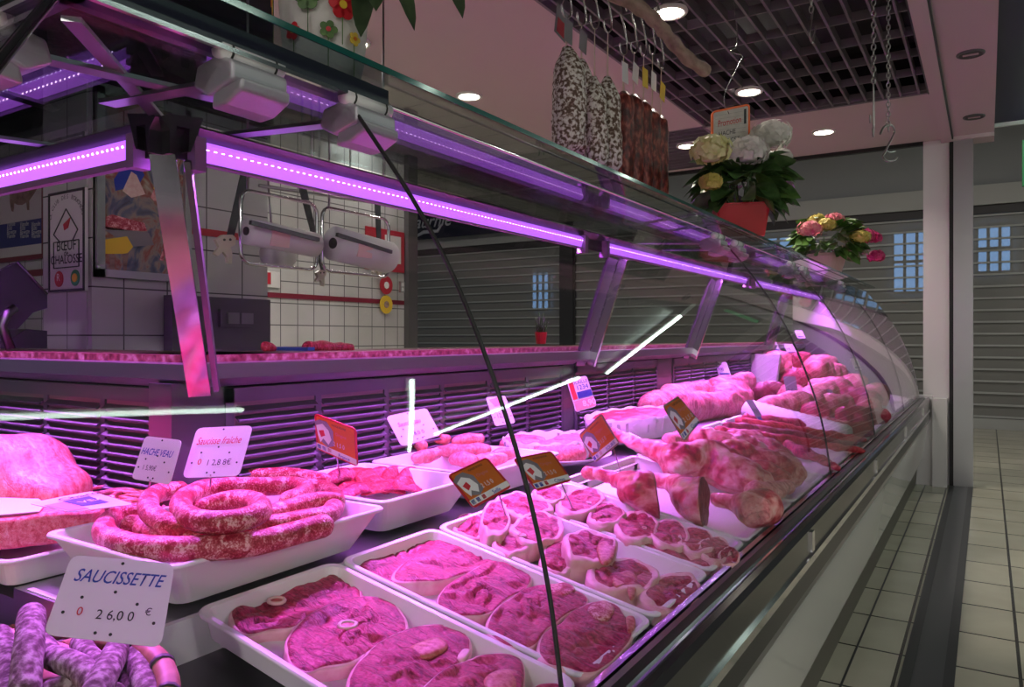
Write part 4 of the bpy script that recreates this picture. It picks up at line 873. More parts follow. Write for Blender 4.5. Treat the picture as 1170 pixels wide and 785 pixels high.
# leg of lamb
lg=blob('leg_of_lamb',[(R(704,496,.055),R(730,508,.05),.017,.022),(R(730,508,.05),R(772,524,.045),.024,.046),(R(772,526,.045),R(815,528,.04),.052,.074),(R(815,530,.04),R(850,545,.035),.074,.062),(R(845,546,.03),R(868,552,.025),.050,.040),(R(800,506,.045),R(858,518,.045),.055,.055),(R(838,520,.05),R(892,538,.04),.060,.050),(R(870,540,.035),R(895,548,.03),.042,.032)],'lamb','large whole leg of lamb stretching from the leaning label towards the front rail','meat',None,res=.006,disp=.013,sc=15,seed=11,ridge=.013,sm=2)
obj('red_shank_end',MB().tube([R(700,494,.056),R(707,497,.055)],.017,14,roundcap=True),'marrow',lg)
blob('neck_of_lamb',[(R(848,510,.04),R(880,520,.045),.05,.055),(R(880,522,.04),R(905,540,.03),.055,.05),(R(898,536,.03),R(910,545,.02),.040,.028),(R(835,500,.04),R(862,503,.05),.035,.035)],'lamb','knotty neck of lamb with folds, between the leg and the dark strips','meat',None,res=.008,disp=.012,sc=18,seed=13,ridge=.006)
blob('lamb_piece',[(R(862,562,.03),R(888,562,.02),.030,.026),(R(875,564,.02),R(898,556,.02),.026,.024)],'pork','folded lamb trimming against the glass in front of the leg','meat',None,res=.008,disp=.008,sc=20,seed=14,ridge=.004)
blob('lamb_piece',[(R(765,505,.045),R(790,500,.045),.03,.035)],'pork','pale lamb piece behind the leaning brown label','meat',None,seed=15)
# dark strips
G='long beef strips in the front tray'
for i,(a,b,r,mat,lb) in enumerate([((822,492),(985,515),.024,'beef','dark beef strip nearest the leg of lamb'),((832,487),(975,508),.026,'darkcut','darkest beef strip, second from the lamb'),((845,482),(988,503),.026,'beef','red beef strip in the middle of the strips tray'),((852,477),(995,496),.024,'mutton','beef strip with fat streaks, second from the paper roll'),((868,470),(992,487),.020,'pork','pale fatty strip nearest the paper roll'),((900,508),(958,535),.022,'mutton','short red piece at the front rail beside the strips')]):
    A=R(*a,.025);B=R(*b,.02); k=6; pts=[A.lerp(B,j/k)+V((0,noise.noise(V((j,i,0))*.8)*.03,abs(noise.noise(V((j,i,5)))*.01))) for j in range(k+1)]
    blob('beef_strip',[(pts[j],pts[j+1],r*(1.3-.15*abs(j-2)),r*(1.3-.15*abs(j-1)),.8) for j in range(k)],mat,lb,'meat',G,res=.009,disp=.008,sc=26,seed=20+i,ridge=.003)
# paper roll divider
def prism_roll(pa,pb,r,label):
    A,B=pa,pb; m=MB(); k=40; pts=[A.lerp(B,j/k) for j in range(k+1)]
    m.tube(pts,[r*(1+.05*math.sin(j*2.3)) for j in range(k+1)],20,flat=.8); o=obj('paper_sheet',m,'paper'); tag(o,label,'paper'); return o
A=V((-1.0,3.78,zrim(-1.0)+.012));B=V((-.53,3.62,zrim(-.53)+.022)); prism_roll(A,B,.062,'pleated white paper divider across the tray beyond the beef strips')
blob('liver_piece',[(V((-.56,3.80,zrim(-.56)+.01)),V((-.50,3.95,zrim(-.5)+.02)),.05,.05)],'beef','dark red cut against the glass at the end of the pleated paper','meat',None,seed=31,res=.01)
# far trays heaps
G='far flat cuts on the front trays'
for i,(x,y,r,mat,lb) in enumerate([(-.90,4.05,.07,'pork','pale cut just beyond the pleated paper'),(-.72,4.1,.065,'mutton','red cut just beyond the pleated paper, nearer the glass'),(-.56,4.4,.06,'mutton','flat cut at the glass beyond the red cut'),(-.9,4.5,.08,'pork','broad pale cut in the middle of the far tray'),(-.70,4.65,.07,'pork','cut left of the third black glass seal'),(-.6,4.95,.06,'poultry','orange pink cut at the glass, far tray'),(-.88,5.0,.08,'pork','pale cut at the back of the far tray'),(-.7,5.35,.09,'mutton','reddish cut in the farthest tray'),(-.92,5.6,.09,'pork','big pale cut at the back of the farthest tray'),(-.65,5.9,.09,'pork','cut near the curved end wall'),(-.9,6.2,.09,'pork','last cut beside the curved end wall')]):
    z=zrim(x)+.02; h=[V((x+random.Random(i*7+q).uniform(-.09,.09),y+random.Random(i*9+q).uniform(-.16,.16),z+random.Random(i*5+q).uniform(0,.03))) for q in range(4)]
    blob('meat_cut',[(h[0],h[1],r,r*.8),(h[2],h[3],r*.8,r*.6),(h[0],h[3],r*.6,r*.7)],mat,lb,'meat',G,res=.012,disp=.012,sc=16,seed=60+i,ridge=.006)
# --- coiled sausage in the deep tray
def sausage(pts,r,label,seed,group='loops of fresh sausage',mat='sausage_meat',name='fresh_sausage',cat_='sausage'):
    P=cat_rom(pts,6,closed=False); rs=[r*(1+.06*noise.noise(p*25+V((seed,0,0)))) for p in P]
    o=obj(name,MB().tube(P,rs,16,roundcap=True),mat); tag(o,label,cat_,group); return o
def Zs(l): return [onZ(x,y,z) for x,y,z in l]
sausage(Zs([(368,601,.850),(330,611,.850),(290,621,.850),(240,626,.850),(185,627,.848),(140,621,.844),(119,608,.838),(130,592,.840),(160,585,.845)]),.0185,'outer sausage coil running along the front rim of the deep tray',1)
sausage(Zs([(165,604,.850),(200,614,.851),(250,612,.852),(300,602,.852),(345,595,.852),(375,588,.85),(383,572,.85),(372,560,.855),(340,556,.86)]),.0175,'second sausage coil inside the outer one',2)
sausage(Zs([(330,572,.872),(350,562,.874),(335,555,.876),(300,556,.878),(260,556,.880),(230,560,.882),(208,572,.884),(212,588,.884),(240,597,.884),(275,594,.884),(298,584,.884),(290,573,.882),(262,572,.876),(235,580,.866),(225,584,.86)]),.017,'top sausage coil curled round a small loop',3)
sausage(Zs([(205,560,.870),(182,563,.872),(170,572,.872),(172,586,.872),(188,598,.870),(205,604,.866)]),.017,'curved sausage end at the left of the coil',4)
sausage(Zs([(300,590,.866),(330,580,.866),(360,572,.865),(385,572,.86)]),.015,'short sausage length right of the top coil',5)
sausage(Zs([(230,548,.852),(280,545,.852),(330,543,.85),(370,550,.848)]),.017,'sausage length at the back rim of the deep tray',6)
sausage(Zs([(150,600,.835),(220,600,.835),(300,590,.835),(350,578,.835)]),.018,'lowest sausage length under the coils',7)
# --- minced veal behind
G='strands of minced veal'
m=MB(); r=random.Random(3)
for k in range(90):
    c=onZ(r.uniform(128,205),r.uniform(553,584),.80+r.uniform(0,.035)); an_=r.uniform(-.9,.9); d=V((math.cos(an_),math.sin(an_),0))
    p=[c+d*.03*(j-2)+V((r.uniform(-.006,.006),r.uniform(-.006,.006),-.004*(j-2)**2*.5)) for j in range(5)]; m.tube(cat_rom(p,2,closed=False),.0042,6)
o=obj('minced_veal',m,'poultry'); tag(o,'heap of pale minced veal strands behind the coiled sausage','meat',None,'stuff')
# --- thin sliced beef
G='thin beef slices'
r=random.Random(5); L_=[]
for k in range(30):
    u=k%10; v=k//10; px=322+u*15+v*6+r.uniform(-4,4); py=565-u*.4-v*8+r.uniform(-2,2)
    if px>478: px-=60
    c=onZ(px,py,.790+.010*v+r.uniform(0,.006)); an_=r.uniform(-.5,.7)+.9; d=V((math.cos(an_),math.sin(an_),0)); s=V((-d.y,d.x,0)); ln_=r.uniform(.035,.055); m=MB(); rings=[]
    tl=r.uniform(.3,.9)
    for j in range(9):
        t=j/8-.5; w=.016*(1-(2*t)**4*.6)+.003; q=c+d*t*2*ln_+V((0,0,.014*math.cos(t*3.0)))
        sv=(s*math.cos(tl)+V((0,0,math.sin(tl))))
        up=(V((0,0,1))*math.cos(tl)-s*math.sin(tl))
        rings.append([q-sv*w+up*.001,q-sv*w*.5+up*(.003+.002*math.sin(j*2+k)),q+sv*w*.5+up*.0032,q+sv*w+up*.001,q+sv*w-up*.001,q-sv*w-up*.001])
    m.loft(rings,smooth=True); o=obj('beef_slice',m,'beef' if k%3 else 'mutton'); tag(o,'thin curled beef slice in the heap right of the coiled sausage','meat slice',G)
# --- poultry pieces
G='poultry pieces'
spots=[(478,508,'leftmost piece at the foot of the white tag'),(497,503,'piece behind the white tag'),(520,515,'long rounded piece in front of the heap'),(512,498,'piece at the top of the heap'),(535,503,'round piece on the right of the heap'),(545,514,'round piece beside the rim, right'),(488,521,'flat piece low at the left'),(560,525,'flat piece in front by the black seal'),(530,525,'flat piece at the near rim'),(575,520,'flat piece at the right end')]
for i,(x,y,lb) in enumerate(spots):
    z=.832+(.022 if y<510 else 0); c=onZ(x,y,z); an_=(i*1.3)%2-.5; d=V((math.cos(an_),math.sin(an_),.1))*(.035 if i!=2 else .055)
    blob('poultry_piece',[(c-d,c,.016,.022),(c,c+d,.022,.015)],'poultry','raw poultry fillet, '+lb,'meat',G,res=.005,disp=.003,sc=30,seed=80+i)
# --- paper lined plates of mince
def plate(cx,cy,rx,ry,z,lab):
    c=V((cx,cy,z)); m=MB(); n=48
    R_=[[c+V((rx*s*math.cos(2*PI*k/n),ry*s*math.sin(2*PI*k/n),h)) for k in range(n)] for s,h in ((.75,0),(1.0,.018),(1.01,.022),(.98,.021),(.74,.004))]
    o=obj('serving_plate',m.loft(R_,smooth=True),'tray_white'); tag(o,lab,'plate',None)
def collar(cx,cy,rx,ry,z,h,lab,G='white paper collars around the mince'):
    c=V((cx,cy,z)); n=72; m=MB(); rr=[]
    for s,hh in ((.97,0),(1.04,h),(1.035,h),(.965,.0)):
        rr.append([c+V((rx*(s+.018*math.sin(k*2.9)*(hh>0))*math.cos(2*PI*k/n),ry*(s+.018*math.sin(k*2.9)*(hh>0))*math.sin(2*PI*k/n),hh+(.004*math.sin(k*5) if hh>0 else 0))) for k in range(n)])
    o=obj('paper_collar',m.loft(rr,cap0=False,cap1=False,smooth=True),'paper',recalc=True); tag(o,lab,'paper',G)
def mound(cx,cy,rx,ry,z,h,lab,mat='mince',seed=0):
    c=V((cx,cy,z)); n=48; rr=[]
    for s,hh in ((1,0),(1.02,.35),(.97,.7),(.85,.92),(.6,1.02),(.3,1.05),(.05,1.05)):
        ring=[]
        for k in range(n):
            p=c+V((rx*s*math.cos(2*PI*k/n),ry*s*math.sin(2*PI*k/n),h*hh)); ring.append(p+V((0,0,noise.noise(p*40+V((seed,0,0)))*.006+.003*math.sin(p.y*160+p.x*90)*(hh>.6))))
        rr.append(ring)
    o=obj('mince_portion',MB().loft(rr,smooth=True),mat); tag(o,lab,'meat','portions of mince')
plate(-1.14,2.04,.18,.19,.775,'white plate under the left paper collar of mince'); collar(-1.15,2.04,.13,.16,.785,.058,'white paper collar around the nearest two pink mince portions')
mound(-1.10,1.97,.10,.10,.79,.045,'pink scored mince portion left, crossed by the black glass seal',seed=1); mound(-1.09,2.13,.095,.10,.79,.047,'pink scored mince portion right, below the red and navy price label',seed=2); mound(-1.22,2.0,.07,.09,.79,.05,'mince portion behind the two scored ones','pork',3)
plate(-1.13,2.68,.20,.36,.775,'long white plate under the big paper collar'); collar(-1.14,2.68,.13,.31,.785,.080,'tall white paper collar behind the label standing on edge'); mound(-1.14,2.68,.125,.30,.80,.066,'coarse red mince inside the tall paper collar','beef',4)
# --- big slab etc. on the back step
bs=blob('pork_belly',[(V((-1.27,3.2,.83)),V((-1.18,3.55,.83)),.085,.075),(V((-1.20,3.45,.82)),V((-1.10,3.85,.81)),.075,.07),(V((-1.27,3.4,.88)),V((-1.25,3.9,.87)),.05,.06)],'pork','large pale pork slab against the louvred back wall','meat',None,res=.011,disp=.010,sc=14,seed=41,ridge=.004)
blob('pork_shoulder',[(V((-1.12,3.75,.83)),V((-1.18,4.25,.84)),.09,.08),(V((-1.2,3.9,.89)),V((-1.16,4.35,.90)),.05,.05)],'pork','bony pork shoulder right of the large pale slab','meat',None,res=.011,disp=.018,sc=16,seed=42,ridge=.008)
blob('dark_roast',[(V((-1.14,4.55,.82)),V((-1.12,4.9,.82)),.070,.06)],'darkcut','dark roast in front of the white paper block','meat',None,res=.012,disp=.01,sc=15,seed=43,ridge=.004)
t=obj('paper_block',MB().prism([onY(846,448,5.12),onY(856,405,5.12),onY(891,405,5.12),onY(885,450,5.12)],(0,.05,0)),'paper'); tag(t,'pink lit white paper parcel standing behind the dark roast','paper')
G='far cuts on the back step'
for i,(x,y,z,r,mat,lb) in enumerate([(-1.15,5.6,.85,.09,'mutton','red cut right of the white paper parcel'),(-1.05,5.9,.93,.09,'pork','high pale roast with ribs, far back'),(-1.2,6.0,.97,.08,'mutton','upper roast on the far stack'),(-1.0,6.2,.87,.09,'pork','lower roast on the far stack'),(-1.25,5.5,.99,.07,'poultry','orange pink cut with small white tags, above the paper parcel'),(-1.1,6.45,.93,.09,'pork','last roast beside the end wall')]):
    c=V((x,y,z)); blob('roast',[(c+V((0,-.15,0)),c+V((0,.15,0)),r,r*.9),(c+V((.05,-.05,-.05)),c+V((.02,.1,-.06)),r*.8,r*.8)],mat,lb,'meat',G,res=.013,disp=.015,sc=15,seed=90+i,ridge=.006)
def smalltag(px,py,w,h,d,label,mat='card_white',lean=0):
    c=EYE+ray(px,py)*d; q=[(px-w/2-lean,py-h/2),(px+w/2-lean,py-h/2),(px+w/2+lean,py+h/2),(px-w/2+lean,py+h/2)]
    t,tx,ho,pa,po,at=card(q,d,mat,label,group='small far price tags'); tx('9,90',.12,.6,.3,'ink_black',wscale=.6); pa(.1,.75,.9,.88,'ink_navy')
smalltag(806,426,10,19,4.3,'narrow pink white tag leaning left behind the pork shoulder',lean=5); smalltag(826,422,14,17,4.4,'wider white tag right of the narrow pink one',lean=3); smalltag(841,402,9,16,4.9,'upright white tag left above the paper parcel',lean=3)
smalltag(868,399,10,12,5.3,'small tag, first of the row on the far orange cut',lean=2); smalltag(884,396,11,12,5.5,'small tag, second of the row on the far orange cut',lean=3); smalltag(903,399,11,12,5.7,'small tag, third of the row, partly behind the second black seal',lean=3); smalltag(914,382,9,9,5.9,'small tag on the high far roast',lean=2); smalltag(978,416,8,13,5.2,'small white tag near the third black seal',lean=3)
smalltag(864,470,8,26,3.4,'grey narrow tag standing in the dark strips','card_grey',lean=8); smalltag(905,448,14,36,4.2,'tall dark grey tag in the middle of the far meats','card_grey',lean=3); smalltag(951,452,6,14,4.6,'thin dark tag among the far flat cuts','card_grey',lean=4)
# --- left: ham, mince block, basket
hm=blob('ham',[(onZ(-60,560,.86),onZ(30,545,.87),.11,.09),(onZ(20,545,.87),onZ(75,560,.85),.088,.05),(onZ(-30,560,.85),onZ(60,572,.84),.07,.05),(onZ(-40,520,.90),onZ(-5,525,.90),.06,.05)],'poultry','large pink boneless ham at the left edge behind the mince block','meat',None,res=.009,disp=.004,sc=9,seed=51)
blob('ham_knuckle',[(onY(-14,505,1.0),onY(4,510,1.0),.05,.042)],'poultry','pink knuckle end standing at the left edge above the ham','meat',None,seed=52)
tray('mince_tray','shallow white tray under the packed mince block, at the left edge','tray',V((-1.56,.68,.80)),(1,0,0),(0,1,0),(0,0,1),.27,.115,.045,.01)
tray('film_tray','white tray behind the ham, against the louvres','tray',V((-1.56,.86,.775)),(1,0,0),(0,1,0),(0,0,1),.22,.055,.03,.01)
o=slab('mince_block',[(-70,592),(-20,594),(30,590),(80,585),(114,580),(112,574),(60,567),(0,565),(-70,566)],ZP(.848),.052,'mince','flat block of red mince with a straight front face, at the left edge','meat',None,61,crease=.1)
obj('purple_film',MB().prism([onZ(-60,588,.852),onZ(0,589,.852),onZ(45,585,.852),onZ(52,576,.852),onZ(40,568,.852),onZ(-60,568,.852)],(0,0,.0015)),'paper',o)
c=card([(32,575),(104,561),(153,576),(80,585)],1.27,'card_white','printed price label lying flat on the mince block',n=V((.05,-.1,1)).normalized())
c[3](.36,.28,.78,.75,'ink_navy'); c[3](.03,.35,.33,.95,'card_pink'); c[1]('Charolais',.35,.26,.22,'ink_black',bold=.01); c[1]('VEAU',.45,.6,.2,'ink_white')
# basket with dry sausages
t=thing('sausage_basket','woven basket edge at the bottom left holding dry sausages','basket',V((-.93,.42,.645)))
pts=[V((-1.35,.50,.70)),V((-1.15,.545,.70)),V((-1.0,.553,.745)),V((-.86,.54,.765)),V((-.765,.50,.757)),V((-.72,.43,.75)),V((-.72,.30,.745)),V((-.85,.15,.745)),V((-1.1,.12,.745)),V((-1.35,.2,.75)),V((-1.42,.38,.76))]
P=cat_rom(pts,6); obj('rim',MB().tube(P,.013,12,closed=True),'basket_wood',t)
m=MB()
for i in range(0,len(P),4):
    p=P[i]; q=P[(i+1)%len(P)]; m.tube([p,p.lerp(q,.5)],.0145,12)
obj('rim_binding',m,'dark_post',t)
m=MB(); cc=sum(pts,V())/len(pts)
m.loft([[cc.lerp(V((p.x,p.y,cc.z)),s)+V((0,0,z+.002*math.sin(i*3))) for i,p in enumerate(P)] for s,z in ((.95,-.01),(.85,-.07),(.75,-.105),(.74,-.105),(.83,-.07),(.93,-.01))],cap0=True,cap1=True)
obj('woven_wall',m,'basket_wood',t)
G='dry sausages in the basket'
dry=[([(36,703,.60+.2),(33,740,.795),(28,790,.77)],.017,'thick dry sausage standing upright at the left'),([(62,752,.775),(92,764,.785),(112,790,.78)],.015,'dry sausage curving under the price tag, left'),([(92,735,.77),(100,748,.775),(118,765,.78)],.013,'short dry sausage behind the curved one'),([(134,742,.785),(120,770,.79),(105,800,.785)],.0155,'dry sausage pointing down in the middle'),([(150,736,.775),(160,762,.775),(172,800,.77)],.015,'dry sausage at the right, beside the basket rim'),([(0,725,.76),(10,760,.76),(8,800,.76)],.014,'brown dry sausage at the left edge'),([(60,790,.76),(90,783,.765),(130,795,.765)],.014,'dry sausage lying at the bottom edge'),([(126,735,.765),(146,752,.765),(150,790,.76)],.014,'dry sausage between the middle and the right ones'),([(48,735,.745),(80,775,.745),(84,800,.745)],.014,'dark dry sausage low in the basket')]
for i,(p,r_,lb) in enumerate(dry):
    sausage([onZ(x,y,z-.02) for x,y,z in p],r_,lb,i,G,'dry_sausage','dry_sausage')
c=card([(-25,688),(30,664),(62,672),(5,706)],1.30,'card_orange','orange label lying in the tray left of the handwritten tag',n=V((.1,-.2,1)).normalized()); c[3](.05,.5,.5,.95,'paper')
slab('cold_cut',ell(66,716,62,17,-.1,5),ZP(.70),.03,'mince','pink packed meat under the dry sausages','meat',None,71)
slab('cold_cut',ell(-5,672,22,16,-.1,6),ZP(.72),.03,'mince','pink meat at the left edge above the orange label','meat',None,72)
# --- back counter items on the worktop
blob('beef_joint',[(onX(352,397,-1.5),onX(400,398,-1.5),.018,.016)],'beef','beef joint lying on the red worktop behind the counter','meat',None,seed=55)
blob('beef_joint',[(onX(304,396,-1.55),onX(312,398,-1.55),.015,.012)],'beef','small red meat piece at the left of the blue tray','meat',None,seed=56)
o=obj('blue_tray',MB().box2((-1.62,onX(306,398,-1.6).y,1.117),(-1.45,onX(344,398,-1.5).y,1.126)),'blue_tray'); tag(o,'thin blue tray on the red worktop','tray')
c=onX(618,393,-1.45); t=thing('potted_succulent','tiny potted plant in a red pot on the worktop behind the glass','plant',c)
obj('pot',MB().loft([[c+V((s*math.cos(k*PI/8),s*math.sin(k*PI/8),z)) for k in range(16)] for s,z in ((.018,0),(.024,.045),(.021,.045))]),'red_pot',t)
m=MB(); r=random.Random(4)
for k in range(14):
    p=c+V((r.uniform(-.012,.012),r.uniform(-.012,.012),.045)); q=p+V((r.uniform(-.02,.02),r.uniform(-.02,.02),r.uniform(.03,.08))); m.tube([p,q],[.004,.001],5)
obj('foliage',m,'leaf_dark',t)
# ================================================================ HANGING SALAMIS
def wirehook(c,h,label=None):
    pts=[c+V((0,-.030,.020)),c+V((0,-.024,-.006)),c+V((0,0,-.014)),c+V((0,.028,.004)),c+V((0,.034,.04)),c+V((0,.010,h*.55)),c+V((0,-.02,h-.04)),c+V((0,-.012,h-.005)),c+V((0,.012,h+.01)),c+V((0,.034,h-.008))]
    o=obj('wire_hook',MB().tube(cat_rom(pts,5,closed=False),.0036,7),'steel_hook'); tag(o,label,'hook','wire hooks under the branch'); return o
XS=-1.15
def salami(px,top,bot,r,kind,label,bend=0,i=0,tagm=None,hooky=None,X=XS,tp=None):
    a=onX(px,top,X); b=onX(px,bot,X); n=14; pts=[];rs=[]
    for k in range(n+1):
        s=k/n; p=a.lerp(b,s)+V((.012*math.sin(s*PI*bend),.01*math.sin(s*4+i)*bend,0)); pts.append(p)
        rs.append(r*min(1,.25+(s*(3.4 if kind=='white_salami' else 9)))*min(1,.55+(1-s)*7)*(1+.07*noise.noise(V((i*3,s*5,0)))))
    t=thing('hanging_salami',label,'salami',b,'hanging dry sausages'); m=MB().tube(pts,rs,20); 
    m.v=[p+V((1,1,0))*noise.noise(p*38)*.0035+V((1,-1,0))*noise.noise(p*25+V((9,0,0)))*.003 for p in m.v]
    obj('sausage_body',m,kind,t)
    hk=onX(px,hooky,X) if hooky is not None else a+V((0,0,.12))
    obj('string',MB().tube([a+V((0,.004,-.01)),hk+V((0,.004,0))],.0016,5).tube([a+V((0,-.004,-.01)),hk+V((0,.004,0))],.0016,5),'string',t)
    wirehook(hk+V((0,.0,.012)),.17,'wire hook carrying the %s'%label.split(',')[0])
    if tagm:
        z=tp or .5; c=a.lerp(hk,z)+V((.008,0,0)); q=obj('paper_label',MB().box(c,(.001,.055,.075),Matrix.Rotation(rnd.uniform(-.2,.2),3,'X')),tagm,t)
    return t
W='white_salami'; Rr='red_salami'
salami(647,53,175,.054,W,'fat white moulded salami, leftmost of the hanging row',.8,1,'card_grey',20)
salami(664,68,180,.044,W,'white moulded salami, second from the left',.3,2,'card_grey',28,X=-1.18)
salami(679,88,190,.040,W,'white moulded salami, third from the left',.3,3,None,32,X=-1.13)
salami(694,88,196,.043,W,'longest white moulded salami, next to the red ones',.4,4,None,36,X=-1.13)
salami(712,105,210,.042,Rr,'dark red pepper salami, leftmost of the red ones',0,5,'card_white',62)
salami(724,108,218,.040,Rr,'dark red salami, second of the red ones, behind a paper label',0,6,'card_white',60,X=-1.17)
salami(735,115,222,.036,Rr,'dark red salami, third of the red ones',0,7,'yellow',64,X=-1.15)
salami(745,125,225,.036,Rr,'dark red salami, fourth of the red ones',0,8,'card_white',62,X=-1.17)
salami(755,132,228,.032,Rr,'dark red salami, rightmost of the row, with a yellow label',0,9,'yellow',78)
c=onX(641,26,-1.2); t=thing('salami_label','small dark label with red and white print hanging above the leftmost salami','label',c)
obj('label_card',MB().box(c,(.001,.075,.105),Matrix.Rotation(-.2,3,'X')),'card_grey',t); obj('label_print',MB().box(c+V((.001,.0,-.018)),(.001,.055,.05),Matrix.Rotation(-.2,3,'X')),'red_sign',t); obj('label_string',MB().tube([c+V((0,0,.05)),V((XS,c.y,2.30+(c.y-1.7)*.114))],.001,4),'string',t)
# branch they hang from
pts=[onX(600,-60,-1.12),onX(700,-8,-1.10),onX(735,12,-1.08),onX(752,28,-1.06),onX(766,45,-1.04),onX(785,66,-1.02),onX(806,81,-1.0)]
o=obj('wooden_branch',MB().tube(cat_rom(pts,6,closed=False),[.026+.003*math.sin(k*1.3) for k in range(37)],12),'wood'); tag(o,'rough wooden branch hanging under the ceiling grid above the salamis','branch')
A=onX(560,-10,XS)+V((0,0,.02));B=onX(775,70,XS)+V((0,0,.06)); o=obj('hanging_rail',MB().tube([V((XS,1.7,2.30)),V((XS,3.1,2.46))],.007,8),'steel_hook'); tag(o,'steel rod over the wire hooks above the salamis','rail')
def chain(a,b,name,label,lk=.022,wire=.0022,group='ceiling chains'):
    t=thing(name,label,'chain',b,group); n=max(2,int((a-b).length/(lk*.78))); m=MB()
    for k in range(n):
        c=a.lerp(b,(k+.5)/n); d=(b-a).normalized(); s=V((1,0,0)) if k%2 else V((0,1,0))
        m.tube([c+d*(lk/2*math.cos(q*PI/5))+s*(lk*.27*math.sin(q*PI/5)) for q in range(10)],wire,6,closed=True)
    obj('chain_links',m,'chain',t); return t
p=onX(752,26,-1.06); chain(V((p.x,p.y,CZ)),p,'branch_chain','thin chain holding the wooden branch to the ceiling')
p=onX(998,95,-.30); t=chain(V((p.x,p.y,CZ)),p,'hook_chain','hanging chain with a long straight hook, left of the other chain')
h=onX(998,153,-.30); obj('hook',MB().tube(cat_rom([p,p.lerp(h,.5),h,h+V((0,-.012,-.008)),h+V((0,-.02,.012))],4,closed=False),.0028,7),'chain',t)
q=onX(994,136,-.30); obj('chain_end',MB().tube([q+V((0,.006*math.sin(k*PI/4),.012*math.cos(k*PI/4))) for k in range(8)],.002,6,closed=True),'chain',t)
p=onX(1015,150,-.30); t=chain(V((p.x,p.y,CZ)),p,'hook_chain','hanging chain with a wide double hook, nearest the ceiling channel')
def hk(px,py): return onX(px,py,-.30)
obj('hook',MB().tube(cat_rom([hk(1006,153),hk(1010,145),hk(1018,143),hk(1022,150),hk(1018,160),hk(1012,172),hk(1009,179),hk(1014,184),hk(1022,183),hk(1025,180)],5,closed=False),.0038,8).tube(cat_rom([hk(1012,172),hk(1016,174),hk(1023,173)],4,closed=False),.0035,7),'chain',t)
p=onX(927,14,-.44); t=chain(V((p.x,p.y,CZ)),p,'hook_chain','chain with a v shaped wire hook, at the top beside the ceiling grid')
def hk(px,py): return onX(px,py,-.44)
obj('hook',MB().tube(cat_rom([hk(929,8),hk(927,25),hk(925,40),hk(928,49),hk(930,42),hk(932,30)],5,closed=False),.0028,7),'chain',t)
# promotion card in an orange frame
t,tx,ho,pa,po,at=card([(813,127),(857,118),(857,172),(813,172)],3.15,'petal_white','orange framed promotion card hanging on a wire above the hydrangeas','sign',frame='orange_frame',name='promotion_card',th=.012,n=V((.55,-.8,-.05)).normalized())
tx('Promotion',.16,.42,.23,'ink_red',wscale=.62,bold=.006); tx('HACHE',.18,.66,.17,'ink_black',wscale=.8); tx('BOCSIF',.30,.84,.17,'ink_black',wscale=.8)
m=MB()
for k in range(9): m.prism([at(.1,.14+k*.09),at(.88,.14+k*.09),at(.88,.143+k*.09),at(.1,.143+k*.09)],(0,-.0005,0))
obj('ruled_lines',m,'card_grey',t); pa(.84,.1,.9,.42,'ink_black','barcode_strip')
a=at(.45,.04)
obj('hanger_wire',MB().tube(cat_rom([a+V((0,0,-.02)),a+V((-.02,0,.06)),a+V((.03,.02,.18)),a+V((.05,.02,.22)),a+V((.01,0,.24)),a+V((.03,.02,.30)),V((a.x,a.y,CZ))],6,closed=False),.002,6),'steel_hook',t)
# ================================================================ PLANTS
def leaf(m,base,d,ln_,w,droop,mi=0,tw=0):
    d=d.normalized(); s=d.cross(V((0,0,1))); s=s.normalized() if s.length>.01 else V((1,0,0)); up=s.cross(d)
    s=(s*math.cos(tw)+up*math.sin(tw)); up=s.cross(d); n=7; rows=[]; p=V(base)
    for k in range(n+1):
        t=k/n; ww=w*math.sin(PI*min(1,t**.72))**.65*.5+.0004; dd=(d-V((0,0,1))*droop*t).normalized(); 
        if k: p=p+dd*(ln_/n)
        rows.append([p-s*ww+up*ww*.35,p-s*ww*.5+up*ww*.1,p,p+s*ww*.5+up*ww*.1,p+s*ww+up*ww*.35])
    vs=[q for r in rows for q in r]; fs=[]
    for k in range(n):
        for j in range(4): fs.append((k*5+j,k*5+j+1,k*5+5+j+1,k*5+5+j))
    m.add(vs,fs,mi,True)
def flowerhead(c,R_,n,seed,fr=.014,flat=.7):
    m=MB(); r=random.Random(seed); g=PI*(3-5**.5)
    for k in range(n):
        z=1-1.55*(k+.5)/n; q=math.sqrt(max(0,1-z*z)); a=g*k; d=V((q*math.cos(a),q*math.sin(a),z)); c2=c+V((d.x*R_,d.y*R_,d.z*R_*flat))*r.uniform(.82,1.1)
        u=d.orthogonal().normalized(); v=d.cross(u); ph=r.uniform(0,1.5)
        for j in range(4):
            an=ph+j*PI/2; e=u*math.cos(an)+v*math.sin(an); f=d.cross(e)
            m.add([c2,c2+e*fr*.55+f*fr*.5+d*.002,c2+e*fr*1.1+d*.0035*r.uniform(-1,1.5),c2+e*fr*.55-f*fr*.5+d*.002],[(0,1,2,3)],0,False)
    m.tube([c-V((0,0,R_*.5)),c+V((0,0,R_*.25))],[R_*.45,R_*.5],10)
    return m
def squarepot(c,wt,wb,h,rot):
    ring=lambda w,z:[c+Matrix.Rotation(rot,3,'Z')@V((sx*w,sy*w,z)) for sx,sy in ((-1,-1),(-.9,-1.02),(.9,-1.02),(1,-1),(1,1),(-1,1))]
    return MB().loft([ring(wb,0),ring(wt,h),ring(wt+.004,h),ring(wt+.004,h+.006),ring(wt-.006,h+.006),ring(wt-.01,h-.02)])
